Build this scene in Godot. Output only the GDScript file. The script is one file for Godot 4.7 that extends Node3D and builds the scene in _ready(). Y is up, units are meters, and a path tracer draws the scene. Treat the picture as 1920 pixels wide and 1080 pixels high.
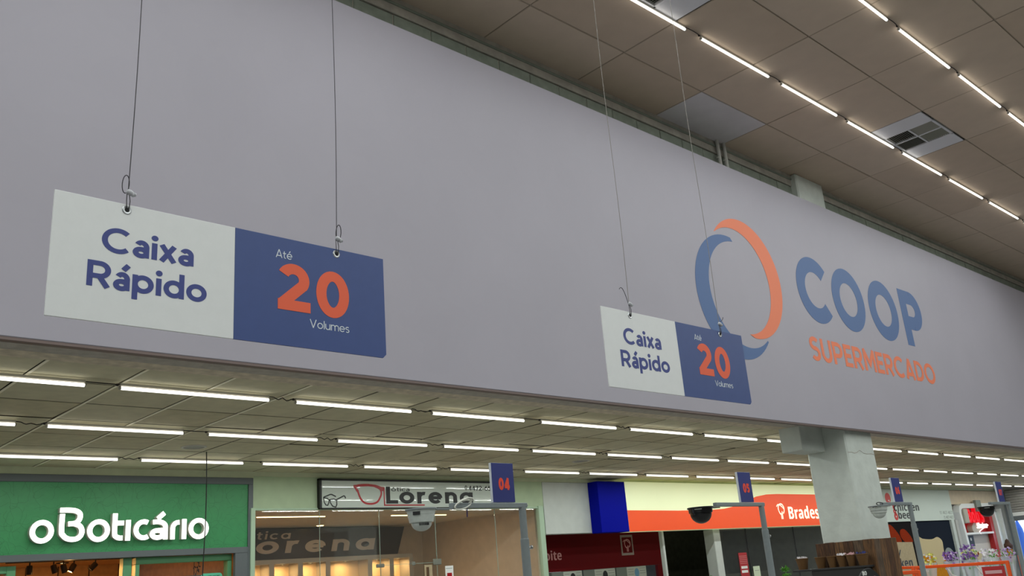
extends Node3D

# ---------------------------------------------------------------- helpers
var M := {}
var taken := {}
var ORD := ["first", "second", "third", "fourth", "fifth", "sixth", "seventh", "eighth", "ninth", "tenth", "eleventh", "twelfth", "thirteenth", "fourteenth", "fifteenth", "sixteenth", "seventeenth", "eighteenth", "nineteenth", "twentieth", "twenty-first", "twenty-second", "twenty-third"]
const Z_BACK := -10.85

func numbered(n: String) -> String:
	if not taken.has(n):
		taken[n] = 0
		return n
	taken[n] += 1
	return "%s_%03d" % [n, taken[n]]

func tag(o: Node, label := "", category := "", group := "", kind := "") -> Node:
	if label: o.set_meta("label", label)
	if category: o.set_meta("category", category)
	if group: o.set_meta("group", group)
	if kind: o.set_meta("kind", kind)
	return o

func thing(called: String, label: String, category: String, at := Vector3.ZERO, group := "", kind := "") -> Node3D:
	var o := Node3D.new()
	o.name = numbered(called)
	add_child(o, true)
	o.position = at
	tag(o, label, category, group, kind)
	return o

func new_st() -> SurfaceTool:
	var st := SurfaceTool.new()
	st.begin(Mesh.PRIMITIVE_TRIANGLES)
	return st

func put(called: String, mesh: Mesh, mat: Material, parent: Node = null) -> MeshInstance3D:
	var o := MeshInstance3D.new()
	o.mesh = mesh
	o.material_override = mat
	if parent == null:
		o.name = numbered(called)
		add_child(o, true)
	else:
		o.name = called
		parent.add_child(o, true)
	return o

func obj(called: String, st: SurfaceTool, mat: Material, parent: Node = null) -> MeshInstance3D:
	return put(called, st.commit(), mat, parent)

func face(st: SurfaceTool, pts: Array, out: Vector3) -> void:
	var n: Vector3 = (pts[1] - pts[0]).cross(pts[2] - pts[0])
	if n.length_squared() < 1e-18 and pts.size() > 3:
		n = (pts[2] - pts[0]).cross(pts[3] - pts[0])
	var p := pts
	if n.dot(out) < 0.0:
		p = pts.duplicate()
		p.reverse()
		n = -n
	n = n.normalized()
	for i in range(1, p.size() - 1):
		for q in [p[0], p[i + 1], p[i]]:
			st.set_normal(n)
			st.add_vertex(q)

# chamfered box
func bx(st: SurfaceTool, c: Vector3, s: Vector3, b := 0.0, xf := Transform3D()) -> void:
	var h := s * 0.5
	b = minf(b, minf(h.x, minf(h.y, h.z)) * 0.9)
	var P := func(sg: Vector3, ax: int) -> Vector3:
		var v := Vector3(sg.x * (h.x - b), sg.y * (h.y - b), sg.z * (h.z - b))
		v[ax] = sg[ax] * h[ax]
		return xf * (c + v)
	for ax in 3:
		var u := (ax + 1) % 3
		var w := (ax + 2) % 3
		for s1 in [-1.0, 1.0]:
			var pts := []
			for k in [[-1.0, -1.0], [1.0, -1.0], [1.0, 1.0], [-1.0, 1.0]]:
				var sg := Vector3()
				sg[ax] = s1
				sg[u] = k[0]
				sg[w] = k[1]
				pts.append(P.call(sg, ax))
			var o := Vector3()
			o[ax] = s1
			face(st, pts, xf.basis * o)
			if b > 0.0:
				for s2 in [-1.0, 1.0]:
					var sa := Vector3()
					sa[ax] = s1
					sa[u] = s2
					sa[w] = -1.0
					var sb := sa
					sb[w] = 1.0
					var oo := Vector3()
					oo[ax] = s1
					oo[u] = s2
					face(st, [P.call(sa, ax), P.call(sb, ax), P.call(sb, u), P.call(sa, u)], xf.basis * oo)
	if b > 0.0:
		for i in 8:
			var sg := Vector3(1.0 if i & 1 else -1.0, 1.0 if i & 2 else -1.0, 1.0 if i & 4 else -1.0)
			face(st, [P.call(sg, 0), P.call(sg, 1), P.call(sg, 2)], xf.basis * sg)

func box_mesh(s: Vector3, b := 0.0, c := Vector3.ZERO) -> Mesh:
	var st := new_st()
	bx(st, c, s, b)
	return st.commit()

# box by its limits
func lim(st: SurfaceTool, x0: float, x1: float, y0: float, y1: float, z0: float, z1: float, b := 0.0) -> void:
	bx(st, Vector3((x0 + x1) / 2, (y0 + y1) / 2, (z0 + z1) / 2), Vector3(absf(x1 - x0), absf(y1 - y0), absf(z1 - z0)), b)

func box_part(called: String, x0: float, x1: float, y0: float, y1: float, z0: float, z1: float, mat: Material, parent: Node = null, b := 0.0) -> MeshInstance3D:
	var st := new_st()
	var c := Vector3((x0 + x1) / 2, (y0 + y1) / 2, (z0 + z1) / 2)
	bx(st, Vector3.ZERO, Vector3(absf(x1 - x0), absf(y1 - y0), absf(z1 - z0)), b)
	var o := obj(called, st, mat, parent)
	o.position = c - (parent.position if parent is Node3D and parent != self and parent.get_parent() == self else Vector3.ZERO)
	return o

func lathe(st: SurfaceTool, prof: Array, seg: int, xf := Transform3D()) -> void:
	var n := prof.size()
	for i in n - 1:
		var a: Vector2 = prof[i]
		var b: Vector2 = prof[i + 1]
		var d := (b - a)
		if d.length() < 1e-7:
			continue
		var nrm := Vector2(d.y, -d.x).normalized()
		for k in seg:
			var t0 := TAU * k / seg
			var t1 := TAU * (k + 1) / seg
			var q := [[a, t0], [a, t1], [b, t1], [b, t0]]
			var ps := []
			var ns := []
			for e in q:
				ps.append(xf * Vector3(e[0].x * cos(e[1]), e[0].y, e[0].x * sin(e[1])))
				ns.append((xf.basis * Vector3(nrm.x * cos(e[1]), nrm.y, nrm.x * sin(e[1]))).normalized())
			for tri in [[0, 1, 2], [0, 2, 3]]:
				if (ps[tri[1]] - ps[tri[0]]).cross(ps[tri[2]] - ps[tri[0]]).dot(ns[tri[0]] + ns[tri[1]] + ns[tri[2]]) > 0:
					tri = [tri[0], tri[2], tri[1]]
				for j in tri:
					st.set_normal(ns[j])
					st.add_vertex(ps[j])

func tube(st: SurfaceTool, pts: Array, r: float, sides := 8, closed := false) -> void:
	var n := pts.size()
	var rings := []
	var up := Vector3.UP
	for i in n:
		var t: Vector3
		if closed:
			t = pts[(i + 1) % n] - pts[(i + n - 1) % n]
		else:
			t = pts[mini(i + 1, n - 1)] - pts[maxi(i - 1, 0)]
		t = t.normalized()
		if i == 0 and absf(t.dot(up)) > 0.95:
			up = Vector3.RIGHT
		var u := (up - t * up.dot(t)).normalized()
		up = u
		var v := t.cross(u)
		var ring := []
		for k in sides:
			var a := TAU * k / sides
			ring.append([pts[i] + (u * cos(a) + v * sin(a)) * r, u * cos(a) + v * sin(a)])
		rings.append(ring)
	for i in (n if closed else n - 1):
		var A = rings[i]
		var B = rings[(i + 1) % n]
		for k in sides:
			var k2 := (k + 1) % sides
			for e in [A[k], B[k], B[k2], A[k], B[k2], A[k2]]:
				st.set_normal(e[1])
				st.add_vertex(e[0])
	if not closed:
		for e in [0, n - 1]:
			var ps := []
			for k in sides:
				ps.append(rings[e][k][0])
			face(st, ps, (pts[0] - pts[1]) if e == 0 else (pts[n - 1] - pts[n - 2]))

# extruded polygon in the x-y plane, from z0 to z1
func prism(st: SurfaceTool, poly: PackedVector2Array, z0: float, z1: float, xf := Transform3D()) -> void:
	var tri := Geometry2D.triangulate_polygon(poly)
	for i in range(0, tri.size(), 3):
		for e in [[z1, 1.0], [z0, -1.0]]:
			var ps := []
			for k in 3:
				var p := poly[tri[i + k]]
				ps.append(xf * Vector3(p.x, p.y, e[0]))
			face(st, ps, xf.basis * Vector3(0, 0, e[1]))
	var cw := Geometry2D.is_polygon_clockwise(poly)
	for i in poly.size():
		var a := poly[i]
		var b := poly[(i + 1) % poly.size()]
		var d := b - a
		var o := Vector3(d.y, -d.x, 0)
		if cw: o = -o
		face(st, [xf * Vector3(a.x, a.y, z0), xf * Vector3(b.x, b.y, z0), xf * Vector3(b.x, b.y, z1), xf * Vector3(a.x, a.y, z1)], xf.basis * o)

func ellipse(cx: float, cy: float, rx: float, ry: float, n := 32, a0 := 0.0, a1 := 360.0) -> PackedVector2Array:
	var p := PackedVector2Array()
	var full := absf(a1 - a0) >= 359.9
	for i in (n if full else n + 1):
		var a := deg_to_rad(a0 + (a1 - a0) * i / n)
		p.append(Vector2(cx + rx * cos(a), cy + ry * sin(a)))
	return p

# a pen stroke of width t along a polyline, extruded to depth
func stroke(st: SurfaceTool, pts: PackedVector2Array, t: float, z0: float, z1: float, xf: Transform3D, closed := false) -> void:
	var n := pts.size()
	var L := []
	var R := []
	for i in n:
		var d0: Vector2
		var d1: Vector2
		if closed:
			d0 = (pts[i] - pts[(i + n - 1) % n]).normalized()
			d1 = (pts[(i + 1) % n] - pts[i]).normalized()
		else:
			d0 = (pts[maxi(i, 1)] - pts[maxi(i, 1) - 1]).normalized()
			d1 = (pts[mini(i, n - 2) + 1] - pts[mini(i, n - 2)]).normalized()
		var m := (d0 + d1).normalized()
		var nn := Vector2(-m.y, m.x)
		var k := t * 0.5 / maxf(0.5, nn.dot(Vector2(-d0.y, d0.x)))
		L.append(pts[i] + nn * k)
		R.append(pts[i] - nn * k)
	var P := func(v: Vector2, z: float) -> Vector3:
		return xf * Vector3(v.x, v.y, z)
	for i in (n if closed else n - 1):
		var j := (i + 1) % n
		face(st, [P.call(L[i], z1), P.call(R[i], z1), P.call(R[j], z1), P.call(L[j], z1)], xf.basis * Vector3(0, 0, 1))
		var d: Vector2 = pts[j] - pts[i]
		var o := Vector3(-d.y, d.x, 0)
		face(st, [P.call(L[i], z0), P.call(L[j], z0), P.call(L[j], z1), P.call(L[i], z1)], xf.basis * o)
		face(st, [P.call(R[i], z0), P.call(R[j], z0), P.call(R[j], z1), P.call(R[i], z1)], xf.basis * -o)
	if not closed:
		for e in [[0, 1], [n - 1, n - 2]]:
			var d: Vector2 = pts[e[0]] - pts[e[1]]
			face(st, [P.call(L[e[0]], z0), P.call(R[e[0]], z0), P.call(R[e[0]], z1), P.call(L[e[0]], z1)], xf.basis * Vector3(d.x, d.y, 0))

# ---------------------------------------------------------------- a geometric sans drawn with strokes (cap height 1)
func glyph(c: String, h: float) -> Array:
	var x := 0.7
	var acc := []
	if c in "áéó":
		acc = [["l", 0.3, 0.79, 0.46, 1.0]]
		c = {"á": "a", "é": "e", "ó": "o"}[c]
	var g := []
	var w := 0.7
	match c:
		"C": g = [["a", 0.5, 0.5, 0.52 - h, 0.52 - h, 47, 313]]; w = 0.9
		"O": g = [["a", 0.53, 0.5, 0.53 - h, 0.52 - h, 0, 360]]; w = 1.06
		"a":
			var xs := 0.53 - h
			g = [["l", xs, 0, xs, 0.44], ["a", 0.28, 0.43, xs - 0.28, 0.28 - h, 0, 150], ["a", 0.26, 0.2, 0.26 - h * 0.9, 0.21 - h * 0.75, 0, 360], ["l", 0.26, 0.41 - h * 0.75, xs, 0.41 - h * 0.75]]
			w = 0.53
		"b": g = [["l", h, 0, h, 1], ["a", 0.36, 0.35, 0.36 - h, 0.36 - h, 0, 360]]; w = 0.72
		"i": g = [["l", h, 0, h, 0.69], ["d", h, 0.9, h * 1.25]]; w = 2 * h
		"x": g = [["l", 0.07, 0, 0.5, 0.69], ["l", 0.5, 0, 0.07, 0.69]]; w = 0.57
		"R": g = [["l", h, 0, h, 1], ["l", h, 1 - h, 0.4, 1 - h], ["a", 0.4, 0.66, 0.35 - h, 0.34 - h, 90, -90], ["l", h, 0.32 + h, 0.4, 0.32 + h], ["l", 0.42, 0.36, 0.66, 0]]; w = 0.77
		"P": g = [["l", h, 0, h, 1], ["l", h, 1 - h, 0.4, 1 - h], ["a", 0.4, 0.65, 0.36 - h, 0.35 - h, 90, -90], ["l", h, 0.3 + h, 0.4, 0.3 + h]]; w = 0.76
		"p": g = [["l", h, -0.28, h, 0.7], ["a", 0.36, 0.35, 0.36 - h, 0.36 - h, 0, 360]]; w = 0.72
		"d": g = [["l", 0.72 - h, 0, 0.72 - h, 1], ["a", 0.36, 0.35, 0.36 - h, 0.36 - h, 0, 360]]; w = 0.72
		"q": g = [["l", 0.72 - h, 0, 0.72 - h, 0.7], ["a", 0.36, 0.35, 0.36 - h, 0.36 - h, 0, 360]]; w = 0.72
		"o": g = [["a", 0.37, 0.35, 0.37 - h, 0.36 - h, 0, 360]]; w = 0.74
		"e": g = [["l", h, 0.35, 0.71 - h * 0.6, 0.35], ["a", 0.36, 0.35, 0.36 - h, 0.36 - h, -3, 318]]; w = 0.72
		"c": g = [["a", 0.36, 0.35, 0.36 - h, 0.36 - h, 47, 313]]; w = 0.64
		"A": g = [["l", h * 0.9, 0, 0.43, 1], ["l", 0.86 - h * 0.9, 0, 0.43, 1], ["l", 0.18, 0.25, 0.68, 0.25]]; w = 0.86
		"t": g = [["l", 0.17, 0.14, 0.17, 0.88], ["l", 0, 0.62, 0.4, 0.62], ["a", 0.32, 0.17, 0.15, 0.17 - h, 180, 290]]; w = 0.42
		"V": g = [["l", h * 0.9, 1, 0.43, 0], ["l", 0.86 - h * 0.9, 1, 0.43, 0]]; w = 0.86
		"l": g = [["l", h, 0, h, 1]]; w = 2 * h
		"L": g = [["l", h, 0, h, 1], ["l", 0, h, 0.6, h]]; w = 0.6
		"u": g = [["l", h, 0.7, h, 0.28], ["a", 0.32, 0.29, 0.32 - h, 0.3 - h, 180, 360], ["l", 0.64 - h, 0.7, 0.64 - h, 0]]; w = 0.64
		"n": g = [["l", h, 0, h, 0.7], ["a", 0.32, 0.4, 0.32 - h, 0.31 - h, 0, 180], ["l", 0.64 - h, 0.4, 0.64 - h, 0]]; w = 0.64
		"m":
			g = [["l", h, 0, h, 0.7], ["l", 0.52, 0.42, 0.52, 0], ["l", 1.04 - h, 0.42, 1.04 - h, 0]]
			for k in [[h, 0.52], [0.52, 1.04 - h]]:
				g.append(["a", (k[0] + k[1]) / 2, 0.41, (k[1] - k[0]) / 2, 0.3 - h, 0, 180])
			w = 1.04
		"r": g = [["l", h, 0, h, 0.7], ["a", 0.34, 0.36, 0.34 - h, 0.35 - h, 180, 75]]; w = 0.42
		"s", "S":
			var H := 0.71 if c == "s" else 1.02
			w = 0.5 if c == "s" else 0.7
			var ym := H * 0.51
			g = [["a", w / 2, (H - h + ym) / 2, w / 2 - h, (H - h - ym) / 2, 35, 270], ["a", w / 2, (ym + h - 0.02) / 2, w / 2 - h, (ym - h + 0.02) / 2, 90, -145]]
		"U": g = [["l", h, 1, h, 0.37], ["a", 0.38, 0.37, 0.38 - h, 0.38 - h, 180, 360], ["l", 0.76 - h, 1, 0.76 - h, 0.37]]; w = 0.76
		"E": g = [["l", h, 0, h, 1], ["l", 0, h, 0.6, h], ["l", 0, 0.5, 0.55, 0.5], ["l", 0, 1 - h, 0.6, 1 - h]]; w = 0.61
		"M": g = [["l", h, 0, h, 1], ["l", 0.95 - h, 0, 0.95 - h, 1], ["p", Vector2(h * 0.8, 1), Vector2(0.475, 0.32), Vector2(0.95 - h * 0.8, 1)]]; w = 0.95
		"D": g = [["l", h, 0, h, 1], ["l", h, 1 - h, 0.32, 1 - h], ["l", h, h, 0.32, h], ["a", 0.32, 0.5, 0.5 - h, 0.5 - h, 90, -90]]; w = 0.82
		"0": g = [["a", 0.37, 0.5, 0.37 - h, 0.52 - h, 0, 360]]; w = 0.74
		"2":
			var e := deg_to_rad(-38)
			g = [["a", 0.33, 0.68, 0.34 - h, 0.34 - h, 155, -38], ["l", 0.33 + (0.34 - h) * cos(e) + 0.02, 0.68 + (0.34 - h) * sin(e) + 0.03, h * 0.7, h * 1.1], ["l", 0, h, 0.69, h]]
			w = 0.69
		"4": g = [["l", 0.5, 0, 0.5, 1], ["l", 0.52, 0.98, 0.07, 0.27], ["l", 0.0, 0.27, 0.72, 0.27]]; w = 0.72
		"5": g = [["l", 0.1, 1 - h, 0.6, 1 - h], ["l", 0.16, 1, 0.12, 0.5], ["l", 0.12, 0.56, 0.3, 0.56 + h * 0.4], ["a", 0.31, 0.33, 0.34 - h, 0.34 - h, 110, -145]]; w = 0.65
		"6": g = [["a", 0.36, 0.34, 0.36 - h, 0.34 - h, 0, 360], ["p", Vector2(h, 0.36), Vector2(h + 0.03, 0.55), Vector2(h + 0.13, 0.75), Vector2(0.52, 0.96)]]; w = 0.72
		"7": g = [["l", 0, 1 - h, 0.62, 1 - h], ["l", 0.56, 0.95, 0.2, 0]]; w = 0.64
		"-": g = [["l", 0.05, 0.36, 0.4, 0.36]]; w = 0.45
		" ": w = 0.3
	return [g + acc, w]

func draw(st: SurfaceTool, strokes: Array, t: float, z0: float, z1: float, xf: Transform3D) -> void:
	z1 -= 0.00012
	for s in strokes:
		z1 += 0.00012
		match s[0]:
			"l": stroke(st, PackedVector2Array([Vector2(s[1], s[2]), Vector2(s[3], s[4])]), t, z0, z1, xf)
			"p": stroke(st, PackedVector2Array(s.slice(1)), t, z0, z1, xf)
			"d": prism(st, ellipse(s[1], s[2], s[3], s[3], 20), z0, z1, xf)
			"a":
				if absf(s[6] - s[5]) >= 359.9:
					stroke(st, ellipse(s[1], s[2], s[3], s[4], 40), t, z0, z1, xf, true)
				else:
					stroke(st, ellipse(s[1], s[2], s[3], s[4], 28, s[5], s[6]), t, z0, z1, xf)

func word_width(txt: String, t: float, gap: float) -> float:
	var w := 0.0
	for c in txt:
		w += glyph(c, t / 2)[1] + gap
	return w - gap

# a word in the x-y plane: left end x0, right end x1, base line y0, cap height cap, printed on z
func word(st: SurfaceTool, txt: String, t: float, gap: float, x0: float, x1: float, y0: float, cap: float, z0: float, z1: float, slant := 0.0) -> void:
	var k := (x1 - x0) / word_width(txt, t, gap)
	var pen := 0.0
	for c in txt:
		var g := glyph(c, t / 2)
		var xf := Transform3D(Basis(Vector3(k, 0, 0), Vector3(slant * cap, cap, 0), Vector3(0, 0, 1)), Vector3(x0 + pen * k, y0, 0))
		draw(st, g[0], t, z0, z1, xf)
		pen += g[1] + gap

var fonts := {}
func type_set(called: String, txt: String, bold: bool, serif: bool, x0: float, x1: float, y0: float, y1: float, z: float, mat: Material, parent: Node, depth := 0.004, slant := 0.0) -> MeshInstance3D:
	var key := "%s%s" % [bold, serif]
	if not fonts.has(key):
		var f := SystemFont.new()
		f.font_names = PackedStringArray(["Droid Serif" if serif else "Droid Sans"])
		f.font_weight = 700 if bold else 400
		fonts[key] = f
	var tm := TextMesh.new()
	tm.text = txt
	tm.font = fonts[key]
	tm.font_size = 64
	tm.pixel_size = 0.01
	tm.depth = 0.1
	var bb := tm.get_aabb()
	var o := put(called, tm, mat, parent)
	var k := Vector3((x1 - x0) / bb.size.x, (y1 - y0) / bb.size.y, depth / 0.1)
	var b := Basis(Vector3(k.x, 0, 0), Vector3(slant * k.y, k.y, 0), Vector3(0, 0, k.z))
	o.transform = Transform3D(b, Vector3(x0 - bb.position.x * k.x, y0 - bb.position.y * k.y, z + depth / 2) - (parent.position if parent != null else Vector3.ZERO))
	return o

func c8(r: int, g: int, b: int) -> Color:
	return Color(r / 255.0, g / 255.0, b / 255.0)

func mat(called: String, col: Color, rough := 0.6, metal := 0.0) -> StandardMaterial3D:
	var m := StandardMaterial3D.new()
	m.resource_name = called
	m.albedo_color = col
	m.roughness = rough
	m.metallic = metal
	M[called] = m
	return m

func noise_tex(fr: float, a: Color, b: Color, seed_: int, oct := 4, size := 512, kind := FastNoiseLite.TYPE_SIMPLEX_SMOOTH) -> NoiseTexture2D:
	var n := FastNoiseLite.new()
	n.noise_type = kind
	n.frequency = fr
	n.seed = seed_
	n.fractal_octaves = oct
	var t := NoiseTexture2D.new()
	t.width = size
	t.height = size
	t.seamless = true
	t.noise = n
	var r := Gradient.new()
	r.set_color(0, a)
	r.set_color(1, b)
	t.color_ramp = r
	return t

func mottled(called: String, col: Color, amount: float, scale: float, rough := 0.7, seed_ := 1, fr := 0.02) -> StandardMaterial3D:
	var m := mat(called, col, rough)
	m.albedo_texture = noise_tex(fr, Color(1 - amount, 1 - amount, 1 - amount), Color.WHITE, seed_)
	m.uv1_triplanar = true
	m.uv1_world_triplanar = true
	m.uv1_scale = Vector3.ONE * scale
	return m

func bumpy(m: StandardMaterial3D, fr: float, depth: float, seed_: int) -> StandardMaterial3D:
	m.heightmap_enabled = true
	m.heightmap_texture = noise_tex(fr, Color.BLACK, Color.WHITE, seed_)
	m.heightmap_scale = depth
	m.uv1_triplanar = true
	m.uv1_world_triplanar = true
	return m

func glow(called: String, col: Color, energy: float, base := Color.WHITE) -> StandardMaterial3D:
	var m := mat(called, base, 0.5)
	m.emission_enabled = true
	m.emission = col
	m.emission_energy_multiplier = energy
	return m

func area(parent: Node3D, at: Vector3, size: Vector2, dir: Vector3, col: Color, energy: float) -> void:
	var l := AreaLight3D.new()
	l.name = "light"
	l.area_size = size
	l.light_color = col
	l.light_energy = energy
	l.shadow_enabled = true
	l.area_range = 40.0
	l.area_attenuation = 2.0
	parent.add_child(l, true)
	l.position = at
	var up := Vector3(0, 0, 1) if absf(dir.y) > 0.9 else Vector3.UP
	l.basis = Basis.looking_at(dir, up)

func omni(parent: Node3D, at: Vector3, col: Color, energy: float, size := 0.05) -> void:
	var l := OmniLight3D.new()
	l.name = "light"
	l.light_color = col
	l.light_energy = energy
	l.light_size = size
	l.omni_range = 30.0
	l.omni_attenuation = 2.0
	l.shadow_enabled = true
	parent.add_child(l, true)
	l.position = at

# ---------------------------------------------------------------- tuning
const EXPOSURE := 1.0
const TUBE_UP := 0.8          # light of one tube of the high ceiling
const TUBE_LOW := 0.86         # light of one tube of the gallery
const TUBE_GLOW := 2.5
const COOL := Color(0.968, 1.0, 0.99)

func _ready() -> void:
	# camera
	var cam := Camera3D.new()
	cam.name = "camera"
	add_child(cam)
	var yaw := 0.772033177
	var pitch := 0.31153245
	var roll := -0.0806451966
	var fwd := Vector3(sin(yaw) * cos(pitch), sin(pitch), -cos(yaw) * cos(pitch))
	var right := Vector3(cos(yaw), 0, sin(yaw))
	var up := right.cross(fwd)
	var r2 := right * cos(roll) + up * sin(roll)
	var u2 := up * cos(roll) - right * sin(roll)
	cam.transform = Transform3D(Basis(r2, u2, -fwd), Vector3(0, 1.6, 0))
	cam.fov = rad_to_deg(2.0 * atan(540.0 / 1707.28))
	cam.near = 0.05
	cam.far = 200.0
	cam.current = true
	# sky and exposure
	var we := WorldEnvironment.new()
	we.name = "environment"
	var env := Environment.new()
	var sky := Sky.new()
	var sm := ProceduralSkyMaterial.new()
	sm.sky_top_color = c8(150, 185, 230)
	sm.sky_horizon_color = c8(225, 232, 240)
	sm.ground_horizon_color = c8(190, 190, 190)
	sm.ground_bottom_color = c8(140, 138, 135)
	sm.sky_energy_multiplier = 1.6
	sky.sky_material = sm
	env.background_mode = Environment.BG_SKY
	env.sky = sky
	env.tonemap_mode = Environment.TONE_MAPPER_LINEAR
	env.tonemap_exposure = EXPOSURE
	env.sdfgi_enabled = true
	env.ssao_enabled = true
	env.ssil_enabled = true
	we.environment = env
	add_child(we)

	materials()
	room()
	upper_ceiling()
	lower_ceiling()
	lights()
	banner()
	hanging_signs()
	green_shop()
	optician()
	bank()
	chicken_shop()
	milkshake_shop()
	end_wall()
	checkouts()
	flower_corner()

func materials() -> void:
	bumpy(mottled("tile_upper", c8(200, 181, 163), 0.03, 0.35, 0.85, 3), 0.12, 0.02, 5)
	bumpy(mottled("tile_upper_dull", c8(195, 175, 156), 0.04, 0.3, 0.85, 4), 0.12, 0.02, 5)
	bumpy(mottled("tile_new", c8(208, 202, 206), 0.04, 0.3, 0.8, 6), 0.12, 0.05, 5)
	bumpy(mottled("tile_lower", c8(206, 199, 168), 0.07, 0.5, 0.85, 7), 0.12, 0.05, 5)
	bumpy(mottled("tile_lower_dull", c8(200, 191, 158), 0.1, 0.5, 0.85, 8), 0.12, 0.05, 5)
	mat("runner", c8(160, 146, 130), 0.8)
	mat("runner_lower", c8(74, 66, 50), 0.85)
	mat("runner_pale", c8(244, 238, 214), 0.7)
	mat("void", c8(40, 36, 30), 0.95)
	bumpy(mottled("block_paint", c8(136, 144, 132), 0.13, 0.6, 0.8, 9), 0.06, 0.25, 10)
	mottled("ring_beam_paint", c8(172, 166, 156), 0.15, 0.6, 0.8, 11)
	bumpy(mottled("rough_concrete", c8(190, 182, 172), 0.12, 0.9, 0.95, 12), 0.05, 0.3, 13)
	mottled("tan_plaster", c8(226, 212, 188), 0.18, 0.8, 0.9, 14)
	bumpy(mottled("column_paint", c8(206, 212, 206), 0.06, 0.5, 0.7, 15), 0.03, 0.25, 16)
	mottled("shop_plaster", c8(206, 212, 180), 0.05, 0.5, 0.8, 17)
	mottled("pale_green_wall", c8(186, 204, 168), 0.05, 0.4, 0.75, 18)
	mottled("white_wall", c8(206, 210, 204), 0.04, 0.4, 0.7, 19)
	mottled("floor_tile", c8(138, 138, 135), 0.08, 0.4, 0.35, 20)
	mottled("store_wall", c8(124, 122, 118), 0.3, 0.2, 0.8, 44)
	mottled("hall_wall", c8(190, 192, 190), 0.06, 0.2, 0.8, 21)
	var v := mottled("vinyl", c8(172, 167, 178), 0.025, 0.12, 0.5, 22, 0.012)
	v.metallic_specular = 0.35
	mat("frame_metal", c8(120, 104, 100), 0.5, 0.3)
	mat("print_blue", c8(76, 104, 152), 0.55)
	mat("print_orange", c8(234, 126, 88), 0.55)
	mottled("sign_white", c8(232, 233, 234), 0.012, 1.5, 0.45, 23)
	mottled("sign_blue", c8(62, 82, 140), 0.03, 1.5, 0.45, 24)
	mat("sign_ink", c8(62, 72, 140), 0.5)
	mat("sign_orange", c8(240, 100, 64), 0.5)
	mat("sign_pale", c8(222, 228, 234), 0.5)
	mat("steel", c8(190, 192, 195), 0.3, 0.9)
	mat("wire_dark", c8(60, 58, 62), 0.5, 0.5)
	mat("wire_rope", c8(138, 132, 126), 0.5, 0.3)
	mat("nylon", c8(190, 190, 196), 0.4)
	glow("tube_glow", Color(1.0, 0.99, 0.95), TUBE_GLOW)
	mat("tube_cap", c8(190, 186, 176), 0.5)
	mat("cord", c8(38, 32, 30), 0.6)
	mat("black", c8(22, 22, 22), 0.5)
	mat("grille_dark", c8(34, 34, 36), 0.7)
	mat("grille_pale", c8(150, 148, 138), 0.6)
	mat("vent_plate", c8(214, 212, 218), 0.5)
	var gg := mottled("shop_green", c8(58, 146, 88), 0.05, 0.4, 0.45, 25)
	gg.uv1_scale = Vector3.ONE * 0.9
	gg.detail_enabled = true
	gg.detail_albedo = crack_lines()
	gg.detail_blend_mode = BaseMaterial3D.BLEND_MODE_MUL
	gg.detail_uv_layer = BaseMaterial3D.DETAIL_UV_1
	mat("shop_grey", c8(98, 104, 106), 0.5)
	mat("frame_green", c8(98, 160, 112), 0.4)
	glow("letter_glow", Color(1.0, 0.985, 0.95), 1.7)
	mat("letter_side", c8(200, 196, 186), 0.5)
	mottled("warm_wood", c8(214, 162, 98), 0.12, 0.8, 0.6, 27)
	mat("warm_line", c8(70, 40, 20), 0.7)
	mat("spot_black", c8(30, 22, 18), 0.5)
	glow("spot_glow", Color(1.0, 0.85, 0.6), 9.0)
	mat("dry_leaf", c8(44, 22, 14), 0.8)
	mat("tag_grey", c8(78, 76, 72), 0.6)
	mat("tag_mint", c8(100, 205, 165), 0.6)
	mat("ink_white", c8(240, 240, 236), 0.6)
	mat("ink_dark", c8(30, 50, 44), 0.6)
	var gl := mat("glass", Color(0.95, 1.0, 0.97, 0.012), 0.02)
	gl.transparency = BaseMaterial3D.TRANSPARENCY_ALPHA
	mat("glass_edge", c8(150, 170, 160), 0.2)
	var face_ := mat("sign_face", c8(196, 204, 194), 0.45)
	face_.clearcoat_enabled = true
	face_.clearcoat = 0.7
	face_.clearcoat_roughness = 0.01
	mat("sign_red", c8(170, 12, 22), 0.3)
	mat("post_green", c8(176, 200, 172), 0.45)
	mottled("inner_ceiling", c8(214, 200, 172), 0.04, 0.5, 0.8, 28)
	mottled("inner_wall", c8(214, 196, 170), 0.06, 0.4, 0.8, 29)
	mat("sign_brown", c8(52, 34, 26), 0.35)
	mat("letter_silver", c8(196, 182, 166), 0.4)
	mat("cabinet_grey", c8(176, 170, 156), 0.5)
	mat("niche_cream", c8(232, 206, 160), 0.6)
	glow("niche_glow", Color(1.0, 0.86, 0.6), 5.0)
	mat("patch_steel", c8(140, 142, 132), 0.4, 0.6)
	mat("bank_blue", c8(10, 18, 150), 0.5).metallic_specular = 0.12
	glow("bank_cream", Color(0.93, 0.97, 0.74), 0.32, c8(232, 236, 196))
	glow("bank_orange", Color(1.0, 0.24, 0.05), 0.3, c8(220, 82, 22))
	glow("bank_letter", Color(1.0, 0.97, 0.84), 0.6, c8(246, 242, 222))
	mat("bank_red", c8(104, 14, 18), 0.6).metallic_specular = 0.2
	mat("bank_dim_letter", c8(214, 150, 146), 0.5)
	mat("bank_plate", c8(150, 132, 122), 0.5)
	mat("machine_grey", c8(196, 200, 186), 0.5)
	mat("machine_dark", c8(120, 128, 118), 0.5)
	mat("blue_mark", c8(110, 160, 190), 0.5)
	mottled("dim_wall", c8(92, 92, 78), 0.2, 0.6, 0.8, 30)
	mat("poster_red", c8(176, 32, 40), 0.6)
	mat("paper", c8(214, 226, 196), 0.6)
	mat("leaf_green", c8(86, 150, 50), 0.6)
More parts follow.
